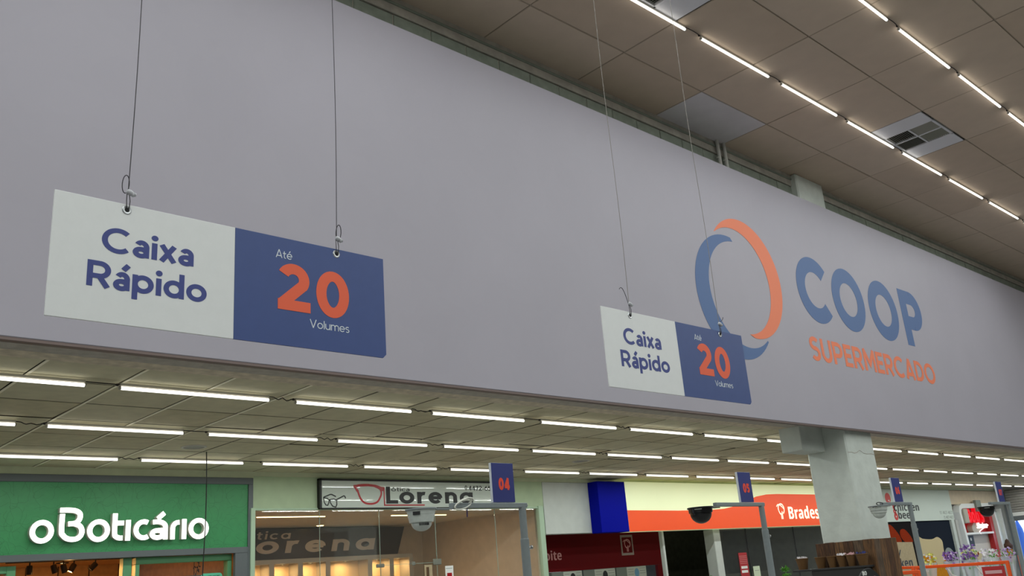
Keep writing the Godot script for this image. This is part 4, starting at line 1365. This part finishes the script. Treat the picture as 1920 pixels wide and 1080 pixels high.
# ---------------------------------------------------------------- chicken shop
func chicken_shop() -> void:
	var zf := Z_BACK
	var f := thing("shop_fascia", "white shop fascia with black words and red emblems right of the column", "shop fascia")
	box_part("panel", 20.75, 27.2, 2.31, 3.135, zf - 0.06, zf, M.chicken_white, f, 0.004)
	type_set("lettering", "chicken", true, false, 23.55, 25.03, 2.575, 2.78, zf, M.black, f, 0.004)
	type_set("lettering", "beef", true, false, 23.73, 24.6, 2.38, 2.58, zf, M.black, f, 0.004)
	var st := new_st()
	prism(st, ellipse(23.33, 2.9, 0.15, 0.135, 28), zf, zf + 0.004)
	prism(st, PackedVector2Array([Vector2(23.5, 2.77), Vector2(23.62, 2.74), Vector2(23.6, 2.62), Vector2(23.5, 2.64)]), zf, zf + 0.004)
	stroke(st, ellipse(23.6, 2.44, 0.07, 0.06, 20), 0.07, zf, zf + 0.004, Transform3D(), true)
	stroke(st, ellipse(23.57, 2.57, 0.05, 0.04, 20), 0.05, zf, zf + 0.004, Transform3D(), true)
	obj("emblem", st, M.chicken_red, f)
	st = new_st()
	prism(st, PackedVector2Array([Vector2(23.25, 2.8), Vector2(23.48, 2.79), Vector2(23.46, 2.76), Vector2(23.27, 2.765)]), zf, zf + 0.004)
	stroke(st, PackedVector2Array([Vector2(23.31, 2.84), Vector2(23.37, 2.85), Vector2(23.39, 2.81)]), 0.022, zf + 0.004, zf + 0.006, Transform3D())
	obj("emblem_detail", st, M.ink_white, f)
	type_set("phone_number", "11 4427-4021", false, false, 26.3, 27.15, 2.47, 2.56, zf, M.phone_grey, f, 0.003)
	type_set("phone_number", "11 4427-4022", false, false, 26.5, 27.15, 2.345, 2.43, zf, M.phone_grey, f, 0.003)
	# poster walls
	var p := thing("poster_wall", "dark printed wall with fried chicken pieces and a paper bag beside the column", "poster wall")
	box_part("black_field", 20.8, 24.62, 0, 2.31, zf - 0.1, zf - 0.04, M.poster_black, p)
	var z0 := zf - 0.04
	st = new_st()
	prism(st, smooth(PackedVector2Array([Vector2(23.05, 2.2), Vector2(23.25, 2.24), Vector2(23.55, 2.05), Vector2(23.68, 1.9), Vector2(23.66, 1.8), Vector2(23.2, 1.8), Vector2(23.0, 1.95)]), 4), z0, z0 + 0.01)
	obj("chicken_piece", st, M.fried, p)
	st = new_st()
	prism(st, smooth(PackedVector2Array([Vector2(23.75, 2.1), Vector2(23.98, 2.12), Vector2(24.22, 1.98), Vector2(24.34, 1.84), Vector2(24.3, 1.79), Vector2(23.9, 1.8), Vector2(23.7, 1.95)]), 4), z0, z0 + 0.01)
	obj("chicken_piece", st, M.fried, p)
	st = new_st()
	prism(st, PackedVector2Array([Vector2(22.9, 0.5), Vector2(24.36, 0.5), Vector2(24.28, 1.79), Vector2(22.9, 1.83)]), z0, z0 + 0.016)
	obj("paper_bag", st, M.bag_paper, p)
	type_set("lettering", "chicken", true, false, 22.55, 24.05, 1.19, 1.42, z0 + 0.016, M.black, p, 0.004)
	st = new_st()
	stroke(st, PackedVector2Array([Vector2(23.3, 1.3), Vector2(23.36, 1.46), Vector2(23.34, 1.6), Vector2(23.28, 1.7)]), 0.07, z0 + 0.016, z0 + 0.02, Transform3D())
	stroke(st, PackedVector2Array([Vector2(23.38, 1.48), Vector2(23.5, 1.62)]), 0.04, z0 + 0.016, z0 + 0.02, Transform3D())
	obj("bird_drawing", st, M.black, p)
	p = thing("poster_wall", "navy printed wall with a yellow mug under a draped cream napkin", "poster wall")
	box_part("navy_field", 24.62, 26.9, 0, 2.31, zf - 0.1, zf - 0.04, M.poster_navy, p)
	st = new_st()
	prism(st, PackedVector2Array([Vector2(24.62, 0.3), Vector2(26.2, 0.3), Vector2(26.25, 1.4), Vector2(24.62, 1.45)]), z0, z0 + 0.012)
	obj("mug", st, M.mug_yellow, p)
	st = new_st()
	prism(st, smooth(PackedVector2Array([Vector2(24.55, 1.95), Vector2(24.9, 1.86), Vector2(25.5, 1.83), Vector2(25.85, 1.88), Vector2(26.1, 1.78), Vector2(26.1, 1.6), Vector2(26.05, 1.4), Vector2(25.85, 1.15), Vector2(25.6, 1.12), Vector2(25.4, 1.3), Vector2(25.2, 1.44), Vector2(24.6, 1.46)]), 3), z0 + 0.012, z0 + 0.02)
	obj("napkin", st, M.napkin, p)
	st = new_st()
	stroke(st, smooth(PackedVector2Array([Vector2(26.2, 1.35), Vector2(26.3, 1.5), Vector2(26.5, 1.52), Vector2(26.7, 1.4), Vector2(26.8, 1.1), Vector2(26.8, 0.6), Vector2(26.6, 0.6), Vector2(26.3, 0.9)]), 3).slice(0, 20), 0.11, z0, z0 + 0.01, Transform3D())
	obj("mug_handle", st, M.machine_dark, p)
	# posts between the two shops
	var tx := [[26.92, 27.1], [27.14, 27.3]]
	for k in 2:
		var t := thing("trim_%d" % (k + 1), "%s pale upright post between the chicken and the milkshake shop" % ["left", "right"][k], "trim", Vector3.ZERO, "", "structure")
		box_part("post", tx[k][0], tx[k][1], 0, 2.31, zf - 0.08, zf + 0.02 + 0.02 * k, [M.column_paint, M.pipe_grey][k], t, 0.01)

# ---------------------------------------------------------------- milkshake shop
func milkshake_shop() -> void:
	var zf := Z_BACK
	var w := thing("wall_milkshake", "pale pinkish plaster wall above the milkshake shop", "wall", Vector3.ZERO, "", "structure")
	box_part("plaster", 27.2, 31.0, 2.74, 3.13, zf - 0.2, zf - 0.02, M.inner_wall, w)
	box_part("plaster", 27.3, 31.0, 0, 2.74, zf - 0.6, zf - 0.4, M.kiosk_beige, w)
	var k := thing("kiosk_front", "rounded white kiosk frame with a red panel at the right", "kiosk")
	var st := new_st()
	stroke(st, PackedVector2Array([Vector2(27.72, 0.2), Vector2(27.58, 1.9), Vector2(27.5, 2.5), Vector2(27.56, 2.63), Vector2(27.7, 2.68), Vector2(29.9, 2.7)]), 0.13, zf - 0.1, zf + 0.08, Transform3D())
	stroke(st, PackedVector2Array([Vector2(30.0, 2.7), Vector2(30.1, 2.2), Vector2(30.15, 0.2)]), 0.1, zf - 0.1, zf + 0.08, Transform3D())
	obj("frame", st, M.kiosk_white, k)
	box_part("red_panel", 27.55, 29.95, 1.93, 2.64, zf - 0.2, zf - 0.15, M.kiosk_red, k)
	box_part("ledge", 27.6, 29.75, 1.885, 1.94, zf - 0.15, zf + 0.04, M.kiosk_white, k)
	box_part("back_panel", 27.65, 29.8, 0.3, 1.885, zf - 0.2, zf - 0.15, M.kiosk_beige, k)
	box_part("red_post", 29.75, 29.98, 0, 2.64, zf - 0.14, zf + 0.0, M.kiosk_red, k)
	box_part("lamp_bracket", 28.62, 28.98, 2.52, 2.84, zf + 0.06, zf + 0.14, M.machine_dark, k)
	var s := thing("shop_sign", "glowing red raised word on a grey block in the red kiosk panel", "shop sign")
	box_part("block", 27.7, 28.0, 2.2, 2.6, zf - 0.15, zf + 0.1, M.cabinet_grey, s, 0.02)
	type_set("lettering", "Bob's", true, false, 27.95, 29.15, 2.2, 2.62, zf - 0.02, M.red_glow, s, 0.1, 0.0)
	area(s, Vector3(28.5, 2.4, zf + 0.12), Vector2(1.1, 0.35), Vector3(0, 0, 1), Color(1, 0.2, 0.2), 0.02)
	s = thing("neon_sign", "white neon script with a swirl under the glowing red word", "neon sign")
	st = new_st()
	prism(st, ellipse(28.6, 2.05, 0.3, 0.16, 28), zf - 0.15, zf + 0.0)
	obj("backing", st, M.cabinet_grey, s)
	type_set("lettering", "Shakes", true, true, 28.62, 29.4, 2.04, 2.22, zf + 0.01, M.neon_white, s, 0.02, 0.3)
	st = new_st()
	var pts := []
	for i in 24:
		var a := i / 23.0
		pts.append(Vector3(29.4 - 0.75 * a + 0.18 * sin(a * 7.0), 2.14 - 0.24 * a + 0.03 * sin(a * 6.0), zf + 0.03))
	tube(st, pts, 0.014, 8)
	obj("swirl", st, M.neon_white, s)
	var pl := [["dark blue notice on the beige back panel of the kiosk", 28.2, 28.62, 1.56, 1.86, "poster_blue"], ["small green notice on the beige back panel of the kiosk", 27.85, 28.18, 1.5, 1.66, "poster_green"], ["orange drawing of a snack low on the kiosk back panel", 28.45, 28.95, 1.18, 1.42, "napkin"]]
	for e in pl:
		var p := thing("notice", e[0], "notice")
		box_part("card", e[1], e[2], e[3], e[4], zf - 0.15, zf - 0.145, M[e[5]], p)
		st = new_st()
		prism(st, ellipse((e[1] + e[2]) / 2, (e[3] + e[4]) / 2 + 0.05, 0.05, 0.045, 20), zf - 0.145, zf - 0.143)
		obj("emblem", st, M.ink_white if e[5] != "napkin" else M.fried, p)
	# glass door beside it
	var d := thing("door_1", "pale glazed door at the far right end of the shop row", "door", Vector3.ZERO, "", "structure")
	box_part("leaf", 30.2, 30.75, 0, 2.5, zf - 0.12, zf - 0.08, M.white_wall, d)
	box_part("frame", 30.75, 30.85, 0, 2.6, zf - 0.12, zf, M.kiosk_white, d)
	box_part("notice", 30.3, 30.6, 1.9, 2.1, zf - 0.08, zf - 0.075, M.paper, d)
	var ic := thing("snack_figure", "brown ice cream figure before the pale glazed door", "figure", Vector3(30.3, 0, zf + 0.15))
	st = new_st()
	lathe(st, [Vector2(0, 1.0), Vector2(0.03, 1.02), Vector2(0.1, 1.4), Vector2(0, 1.42)], 16)
	obj("cone", st, M.mug_yellow, ic)
	st = new_st()
	lathe(st, [Vector2(0, 1.36), Vector2(0.12, 1.4), Vector2(0.14, 1.5), Vector2(0.08, 1.58), Vector2(0.05, 1.66), Vector2(0, 1.7)], 16)
	obj("scoop", st, M.warm_line, ic)
	st = new_st()
	tube(st, [Vector3(0, 0, 0), Vector3(0, 1.02, 0)], 0.02, 8)
	obj("stand", st, M.kiosk_white, ic)

# ---------------------------------------------------------------- the far right end
func end_wall() -> void:
	var X := 31.0
	var w := thing("wall_right", "end wall of the hall with the entrance opening to daylight", "wall", Vector3.ZERO, "", "structure")
	box_part("pier", X, X + 0.3, 0, 6.9, -14.4, -10.68, M.hall_wall, w)
	box_part("upper", X, X + 0.3, 3.1, 6.9, -10.68, 10, M.hall_wall, w)
	box_part("lower", X, X + 0.3, 0, 3.1, -6.4, 10, M.hall_wall, w)
	var tl := thing("trim_3", "white lintel over the daylit entrance at the far right", "trim", Vector3.ZERO, "", "structure")
	box_part("lintel", X - 0.05, X - 0.001, 2.34, 2.45, -10.66, -6.42, M.kiosk_white, tl, 0.004)
	box_part("transom", X - 0.04, X - 0.001, 2.2, 2.34, -10.66, -6.42, M.shop_grey, tl)
	var s := thing("roller_shutter", "half rolled grey slatted shutter above the entrance at the far right", "shutter")
	for k in 9:
		box_part("slat", X - 0.06, X - 0.025 + 0.008 * (k % 2), 2.455 + 0.075 * k, 2.525 + 0.075 * k, -10.68, -6.4, M.shutter, s, 0.012)
	box_part("backing", X - 0.02, X - 0.002, 2.45, 3.1, -10.68, -6.4, M.shop_grey, s)
	box_part("guide", X - 0.07, X - 0.002, 0, 3.1, -10.76, -10.68, M.shop_grey, s)
	# outside
	var st := new_st()
	lim(st, X + 0.3, X + 40, -0.25, -0.02, -40, 20)
	tag(obj("pavement", st, M.asphalt), "bright pavement outside the entrance at the far right", "pavement", "", "structure")
	var u := thing("blue_parasol", "folded blue parasol standing outside the entrance at the far right", "parasol", Vector3(X + 3.0, 0, -11.55))
	st = new_st()
	lathe(st, [Vector2(0.02, 2.3), Vector2(0.12, 2.0), Vector2(0.2, 1.2), Vector2(0.24, 0.9), Vector2(0.02, 0.9)], 16)
	obj("canopy", st, M.tarp_blue, u)
	st = new_st()
	tube(st, [Vector3(0, 0, 0), Vector3(0, 2.35, 0)], 0.025, 8)
	obj("pole", st, M.pipe_grey, u)

# ---------------------------------------------------------------- checkout poles, number boards and cameras
func checkouts() -> void:
	var zp := -3.8
	var nums := ["04", "05", "06", "07"]
	var px := [3.64, 6.09, 8.585, 11.05]
	var bx0 := [3.416, 5.822, 8.283, 10.785]
	var arm := [3.12, 5.5, 8.02, 10.52]
	for k in 4:
		var o := thing("checkout_pole", ["grey checkout pole with a white cable coil and the nearest blue number board", "grey checkout pole standing before the orange bank light box", "grey checkout pole with a black cable ring, just right of the column", "grey checkout pole with a blue board at the far right edge"][k], "pole", Vector3(px[k], 0, zp), "numbered checkout poles")
		var st := new_st()
		tube(st, [Vector3(0, 1.8, 0), Vector3(0, 2.0, 0)], 0.0205, 20)
		obj("upper_post", st, M.pole_grey, o)
		st = new_st()
		lathe(st, [Vector2(0, 0), Vector2(0.09, 0), Vector2(0.09, 0.01), Vector2(0.024, 0.016), Vector2(0.0245, 1.82), Vector2(0.0225, 1.827), Vector2(0, 1.827)], 24)
		obj("lower_post", st, M.pole_grey, o)
		st = new_st()
		bx(st, Vector3((arm[k] - px[k] + 0.03) / 2, 2.006, 0), Vector3(px[k] - arm[k] + 0.03, 0.027, 0.03), 0.003)
		obj("arm", st, M.pole_grey, o)
		st = new_st()
		tube(st, [Vector3(0.02, 1.775, 0), Vector3(0.045, 1.777, 0)], 0.006, 8)
		lathe(st, [Vector2(0, -0.004), Vector2(0.011, -0.004), Vector2(0.011, 0.004), Vector2(0, 0.004)], 8, Transform3D(Basis(Vector3(0, 0, 1), PI / 2), Vector3(0.048, 1.777, 0)))
		obj("clamp_bolt", st, M.bolt, o)
		st = new_st()
		lathe(st, [Vector2(0, -0.004), Vector2(0.007, -0.003), Vector2(0.007, 0.003), Vector2(0, 0.004)], 10, Transform3D(Basis(Vector3(0, 0, 1), PI / 2), Vector3(0.034, 2.008, 0.004)))
		obj("end_bolt", st, M.bolt, o)
		# number board
		var x0: float = bx0[k] - px[k]
		st = new_st()
		bx(st, Vector3(x0 + 0.083, 2.13, 0), Vector3(0.166, 0.216, 0.018), 0.001)
		var b := obj("number_board", st, M.board_edge, o)
		st = new_st()
		bx(st, Vector3(x0 + 0.083, 2.13, 0.0095), Vector3(0.164, 0.214, 0.002))
		obj("face", st, M.board_blue, b)
		st = new_st()
		word(st, nums[k], 0.27, 0.12, x0 + 0.048, x0 + 0.13, 2.09, 0.065, 0.0105, 0.0115)
		obj("numerals", st, M.board_orange, b)
		if k == 0:
			st = new_st()
			var pts := []
			for i in 60:
				var a := i / 59.0 * TAU * 2.3
				pts.append(Vector3(-0.44 + 0.055 * cos(a) + 0.02 * sin(a * 0.5), 2.017 + 0.022 * sin(a * 1.0 + 0.6) + 0.012 * sin(a * 0.43), 0.02 + 0.012 * cos(a * 0.7)))
			tube(st, pts, 0.0042, 6)
			obj("cable_coil", st, M.cable_white, o)
			st = new_st()
			tube(st, [Vector3(-0.42, 1.998, 0.015), Vector3(-0.422, 1.945, 0.016)], 0.0035, 6)
			obj("cable_tie", st, M.purple_tie, o)
		elif k == 2:
			st = new_st()
			var pts := []
			for i in 24:
				var a := i / 24.0 * TAU
				pts.append(Vector3(arm[k] - px[k] - 0.07 + 0.06 * cos(a), 2.005 + 0.012 * sin(a), 0.02))
			tube(st, pts, 0.004, 6, true)
			obj("cable_coil", st, M.black, o)
	dome(Vector3(2.925, 1.988, zp), 0.066, 0.064, true, "white dome camera with vent slots left of board 04", 0)
	dome(Vector3(5.325, 1.985, zp), 0.073, 0.034, false, "black dome camera left of board 05 before the orange light box", 1)
	dome(Vector3(7.95, 1.986, zp), 0.068, 0.058, true, "white dome camera with a flat plate in front of the column", 2)
	dome(Vector3(10.4, 1.97, zp), 0.073, 0.03, false, "black dome camera left of board 07 at the far right", 3)

func dome(at: Vector3, r: float, h: float, white: bool, label: String, k: int) -> void:
	var o := thing("dome_camera", label, "camera", at, "dome cameras on the checkout poles")
	var mt: StandardMaterial3D = M.dome_white if white else M.dome_black
	var st := new_st()
	lathe(st, [Vector2(0, 0.004), Vector2(r * 1.22, 0.004), Vector2(r * 1.24, 0.0), Vector2(r * 1.22, -0.005), Vector2(0, -0.005)], 32)
	bx(st, Vector3(r + 0.05, 0.0, 0), Vector3(0.12 + r * 0.6, 0.006, 0.05), 0.002)
	obj("mount_plate", st, mt if not white else M.pole_grey, o)
	st = new_st()
	if white:
		lathe(st, [Vector2(0, -0.004), Vector2(r * 1.13, -0.004), Vector2(r * 1.06, -h * 0.42), Vector2(r * 1.035, -h * 0.44), Vector2(r * 1.04, -h * 0.47), Vector2(r * 0.93, -h), Vector2(r * 0.9, -h - 0.002), Vector2(0, -h - 0.002)], 32)
	else:
		lathe(st, [Vector2(0, -0.004), Vector2(r * 1.12, -0.004), Vector2(r * 1.1, -h), Vector2(r * 0.9, -h - 0.004), Vector2(0, -h - 0.004)], 32)
	obj("body", st, mt, o)
	st = new_st()
	var prof := []
	var rd := r * (0.8 if white else 1.0)
	for i in 13:
		var a := PI / 2 * i / 12.0
		prof.append(Vector2(rd * cos(a), -h - 0.002 - r * (0.64 if white else 0.95) * sin(a)))
	lathe(st, prof, 32)
	obj("dome", st, mt, o)
	if k == 0:
		st = new_st()
		for i in 8:
			var a: float = [1.95, 0.0, 2.2][k] + 0.13 * (i - 3.5)
			bx(st, Vector3.ZERO, Vector3(0.004, 0.013, 0.004), 0.0, Transform3D(Basis(Vector3.UP, -a + PI / 2), Vector3(r * 0.79 * cos(a), -h - 0.011, r * 0.79 * sin(a))))
		obj("vent_slots", st, M.black, o)
		if k == 0:
			st = new_st()
			bx(st, Vector3.ZERO, Vector3(0.038, 0.017, 0.002), 0.0, Transform3D(Basis(Vector3.UP, PI / 2 - 2.55), Vector3(r * 1.1 * cos(2.55), -0.022, r * 1.1 * sin(2.55))))
			obj("maker_label", st, M.grille_dark, o)
	else:
		st = new_st()
		bx(st, Vector3.ZERO, Vector3(0.05, 0.006, 0.001), 0.0, Transform3D(Basis(Vector3.UP, PI / 2 - 2.7), Vector3(r * 1.115 * cos(2.7), -0.012, r * 1.115 * sin(2.7))))
		obj("maker_label", st, M.phone_grey, o)
	if k == 2:
		st = new_st()
		for e in [[1.0, -0.66], [0.74, -1.2]]:
			var ring := []
			for i in 32:
				ring.append(Vector3(r * e[0] * cos(TAU * i / 32), h * e[1], r * e[0] * sin(TAU * i / 32)))
			tube(st, ring, 0.0016, 5, true)
		obj("seam", st, M.grille_dark, o)
		st = new_st()
		tube(st, [Vector3(-0.02, 0.002, 0.02), Vector3(-0.1, -0.004, 0.03), Vector3(-0.16, -0.012, 0.03)], 0.004, 6)
		obj("cable", st, M.cord, o)

# ---------------------------------------------------------------- planter, baskets, racks, flowers
func flower_corner() -> void:
	var P := thing("plank_stand", "brown reclaimed plank boxing around the foot of the white column", "plank stand")
	var y1 := 1.756
	var rng := RandomNumberGenerator.new()
	rng.seed = 9
	var names := ["plank_dark", "plank_mid", "plank_grey"]
	var x0 := 10.37
	for k in 6:          # left side, seen at a slant
		box_part("plank", x0, x0 + 0.025, 0, y1 - rng.randf() * 0.004, -5.82 + 0.12 * k, -5.702 + 0.12 * k, M[names[[0, 0, 1, 0, 2, 1][k]]], P, 0.003)
	for k in 4:          # front
		box_part("plank", x0 + 0.03 + 0.142 * k, x0 + 0.17 + 0.142 * k, 0, y1 - rng.randf() * 0.004, -5.12, -5.095, M[names[[2, 1, 0, 1][k]]], P, 0.003)
	box_part("corner_trim", x0 - 0.003, x0 + 0.03, 0, y1, -5.122, -5.09, M.plank_mid, P, 0.003)
	box_part("shelf", x0 - 0.2, x0, 1.452, 1.475, -6.06, -5.13, M.shelf_black, P, 0.003)
	box_part("apron", x0 - 0.19, x0, 0.2, 1.452, -5.82, -5.16, M.shelf_black, P, 0.003)
	var bl := ["wicker basket with white flowers at the left end of the black shelf", "empty wicker basket, second on the black shelf", "narrow empty wicker basket, third on the black shelf", "wicker basket with white blossom, fourth on the black shelf", "wicker basket with pale pink blossom, fifth on the black shelf", "wicker basket with dark blossom at the plank corner"]
	var bz := [-5.97, -5.73, -5.585, -5.463, -5.345, -5.205]
	for k in 6:
		var b := thing("basket", bl[k], "basket", Vector3(x0 - 0.1, 1.475, bz[k]), "wicker baskets on the black shelf")
		var st := new_st()
		var s: float = [1.2, 1.05, 0.9, 0.86, 0.86, 1.12][k]
		lathe(st, [Vector2(0, 0), Vector2(0.042 * s, 0), Vector2(0.06 * s, 0.115), Vector2(0.064 * s, 0.12), Vector2(0.06 * s, 0.126), Vector2(0.054 * s, 0.12), Vector2(0.036 * s, 0.01), Vector2(0, 0.01)], 20)
		obj("body", st, M.wicker, b)
		st = new_st()
		var ring := []
		for i in 16:
			ring.append(Vector3(cos(TAU * i / 16) * 0.06 * s, 0.122, sin(TAU * i / 16) * 0.06 * s))
		tube(st, ring, 0.006, 6, true)
		obj("rim", st, M.wicker, b)
		var fm = {0: "petal_white", 3: "petal_white", 4: "petal_pink", 5: "board_blue"}.get(k, "")
		if fm:
			st = new_st()
			for i in 24:
				blossom(st, Vector3(rng.randf_range(-1, 1) * 0.045, 0.125 + rng.randf() * 0.02, rng.randf_range(-1, 1) * 0.045), 0.014, rng)
			obj("blossoms", st, M[fm], b).set_meta("kind", "stuff")
	# round black board
	var d := thing("round_board", "round black board with white letters before the plank stand", "board", Vector3(9.13, 0, -4.6))
	var st := new_st()
	lathe(st, [Vector2(0, -0.01), Vector2(0.3, -0.01), Vector2(0.306, 0.0), Vector2(0.3, 0.01), Vector2(0, 0.01)], 48, Transform3D(Basis(Vector3(1, 0, 0), PI / 2), Vector3(0, 1.155, 0)))
	obj("disc", st, M.black, d)
	type_set("lettering", "BO", true, false, 8.99, 9.075, 1.395, 1.435, -4.589, M.ink_white, d, 0.003)
	type_set("lettering", "NITE", true, false, 8.975, 9.075, 1.345, 1.385, -4.589, M.ink_white, d, 0.003)
	st = new_st()
	prism(st, ellipse(0.1, 1.32, 0.06, 0.06, 24), 0.011, 0.014)
	obj("pink_mark", st, M.petal_pink, d)
	st = new_st()
	tube(st, [Vector3(0, 0, -0.02), Vector3(0, 1.0, -0.02)], 0.015, 10)
	lathe(st, [Vector2(0, 0), Vector2(0.16, 0), Vector2(0.15, 0.015), Vector2(0, 0.02)], 24)
	obj("stand", st, M.shelf_black, d)
	# orange racks
	rack(Vector3(16.49, 0, -7.4), Vector3(16.0, 0, -5.72), 1.3, true, "long orange tube rack with white wire hooks before the flowers")
	rack(Vector3(13.35, 0, -5.97), Vector3(12.95, 0, -6.9), 1.3, false, "nearest low orange rack beside the pole of board 06")
	rack(Vector3(16.56, 0, -7.5), Vector3(17.2, 0, -8.3), 1.305, false, "farther orange rack behind the pole of board 06")
	var rc := thing("sale_card", "red sale card with a pale band hanging under the near end of the orange rack", "card")
	box_part("card", 15.98, 16.0, 0.93, 1.25, -6.12, -5.78, M.poster_red, rc)
	box_part("band", 15.975, 15.98, 1.14, 1.19, -6.08, -5.82, M.petal_pink, rc)
	box_part("picture", 15.975, 15.98, 0.96, 1.1, -6.02, -5.88, M.petal_yellow, rc)
	var r2 := thing("orange_post", "slanted orange upright at the right edge beside the wrapped flowers", "post", Vector3(18.9, 0, -6.5))
	st = new_st()
	bx(st, Vector3(-0.04, 0.68, 0), Vector3(0.06, 1.36, 0.06), 0.008)
	obj("post", st, M.rack_orange, r2)
	# wrapped orchids
	var names2 := ["petal_yellow", "petal_purple", "petal_purple", "petal_lilac", "petal_purple", "petal_white", "petal_yellow", "petal_white", "petal_lilac", "petal_white"]
	var what := ["yellow", "deep purple", "purple", "pale lilac", "tall violet", "white", "yellowish", "wrapped white", "wrapped lilac", "plain white"]
	var fx := [1806, 1822, 1836, 1846, 1850, 1862, 1868, 1880, 1892, 1906]
	for k in 10:
		var f: float = k / 9.0
		var o := thing("potted_orchid", "%s potted flowers behind the orange rack, %s from the left" % [what[k], ORD[k]], "potted flower", Vector3(17.35 + 1.95 * f + 0.1 * (k % 2), 0.85, -7.55 + 0.25 * (k % 3) + 0.3 * f), "wrapped flowers on the stand")
		st = new_st()
		lathe(st, [Vector2(0, 0), Vector2(0.05, 0), Vector2(0.065, 0.11), Vector2(0.058, 0.11), Vector2(0, 0.1)], 16)
		obj("pot", st, M.pot, o)
		st = new_st()
		for i in 4:
			tube(st, [Vector3(0, 0.1, 0), Vector3(rng.randf_range(-0.04, 0.04), 0.3, rng.randf_range(-0.04, 0.04)), Vector3(rng.randf_range(-0.1, 0.1), 0.52 + 0.06 * rng.randf(), rng.randf_range(-0.1, 0.1))], 0.005, 5)
		obj("stems", st, M.leaf_green, o).set_meta("kind", "stuff")
		st = new_st()
		for i in 40:
			blossom(st, Vector3(rng.randf_range(-1, 1) * 0.14, 0.4 + rng.randf() * 0.26 + (0.1 if k == 4 else 0.0), rng.randf_range(-1, 1) * 0.11), 0.03, rng)
		obj("blossoms", st, M[names2[k]], o).set_meta("kind", "stuff")
		st = new_st()
		for i in 30:
			blossom(st, Vector3(rng.randf_range(-1, 1) * 0.14, 0.35 + rng.randf() * 0.3, rng.randf_range(-1, 1) * 0.12), 0.022, rng)
		obj("filler", st, M[["petal_white", "petal_lilac", "leaf_green"][k % 3]], o).set_meta("kind", "stuff")
		st = new_st()
		lathe(st, [Vector2(0.055, 0.02), Vector2(0.09, 0.25), Vector2(0.14, 0.5)], 18)
		obj("wrapper", st, M.wrap, o)
	var tb := thing("flower_stand", "grey flower stand below the wrapped flowers", "stand")
	box_part("top", 17.1, 19.6, 0.82, 0.85, -7.9, -6.9, M.pot, tb, 0.005)
	for e in [[17.15, -7.85], [19.5, -7.85], [17.15, -6.95], [19.5, -6.95]]:
		box_part("leg", e[0], e[0] + 0.05, 0, 0.82, e[1], e[1] + 0.05, M.pot, tb)

func blossom(st: SurfaceTool, c: Vector3, r: float, rng: RandomNumberGenerator) -> void:
	var n := Vector3(rng.randf_range(-1, 0.3), rng.randf_range(-0.2, 0.8), rng.randf_range(0.1, 1)).normalized()
	var u := n.cross(Vector3.UP).normalized()
	var v := n.cross(u)
	for k in 5:
		var a := TAU * k / 5.0
		var d := u * cos(a) + v * sin(a)
		var e := u * -sin(a) + v * cos(a)
		face(st, [c, c + d * r * 0.6 + e * r * 0.36 + n * r * 0.2, c + d * r, c + d * r * 0.6 - e * r * 0.36 + n * r * 0.2], n)

func rack(a: Vector3, b: Vector3, h: float, hooks: bool, label: String) -> void:
	var o := thing("orange_rack", label, "rack", Vector3.ZERO, "orange display racks")
	for e in [[Vector3(a.x, h, a.z), Vector3(b.x, h, b.z)], [Vector3(a.x, 0.15, a.z), Vector3(b.x, 0.15, b.z)]]:
		var st := new_st()
		bar(st, e[0], e[1], 0.05)
		obj("rail", st, M.rack_orange, o)
	for e in [a, b]:
		var st := new_st()
		bar(st, Vector3(e.x, 0, e.z), Vector3(e.x, h + 0.025, e.z), 0.05)
		obj("upright", st, M.rack_orange, o)
	var st := new_st()
	bar(st, Vector3(a.x, h - 0.32, a.z), Vector3(b.x, h - 0.32, b.z), 0.03)
	obj("cross_bar", st, M.rack_orange, o)
	if hooks:
		for k in 3:
			var p := Vector3(a.x, h - 0.03, a.z).lerp(Vector3(b.x, h - 0.03, b.z), [0.05, 0.36, 0.68][k])
			st = new_st()
			tube(st, [p, p + Vector3(-0.02, -0.05, 0.03), p + Vector3(-0.01, -0.12, 0.05), p + Vector3(0.08, -0.18, 0.14), p + Vector3(0.16, -0.21, 0.2)], 0.012, 8)
			obj("wire_hook", st, M.kiosk_white, o)

func bar(st: SurfaceTool, a: Vector3, b: Vector3, t: float) -> void:
	var d := (b - a)
	var y := d.normalized()
	var x := y.cross(Vector3(0, 0, 1) if absf(y.z) < 0.9 else Vector3.UP).normalized()
	bx(st, Vector3.ZERO, Vector3(t, d.length(), t), 0.006, Transform3D(Basis(x, y, x.cross(y)), (a + b) / 2))
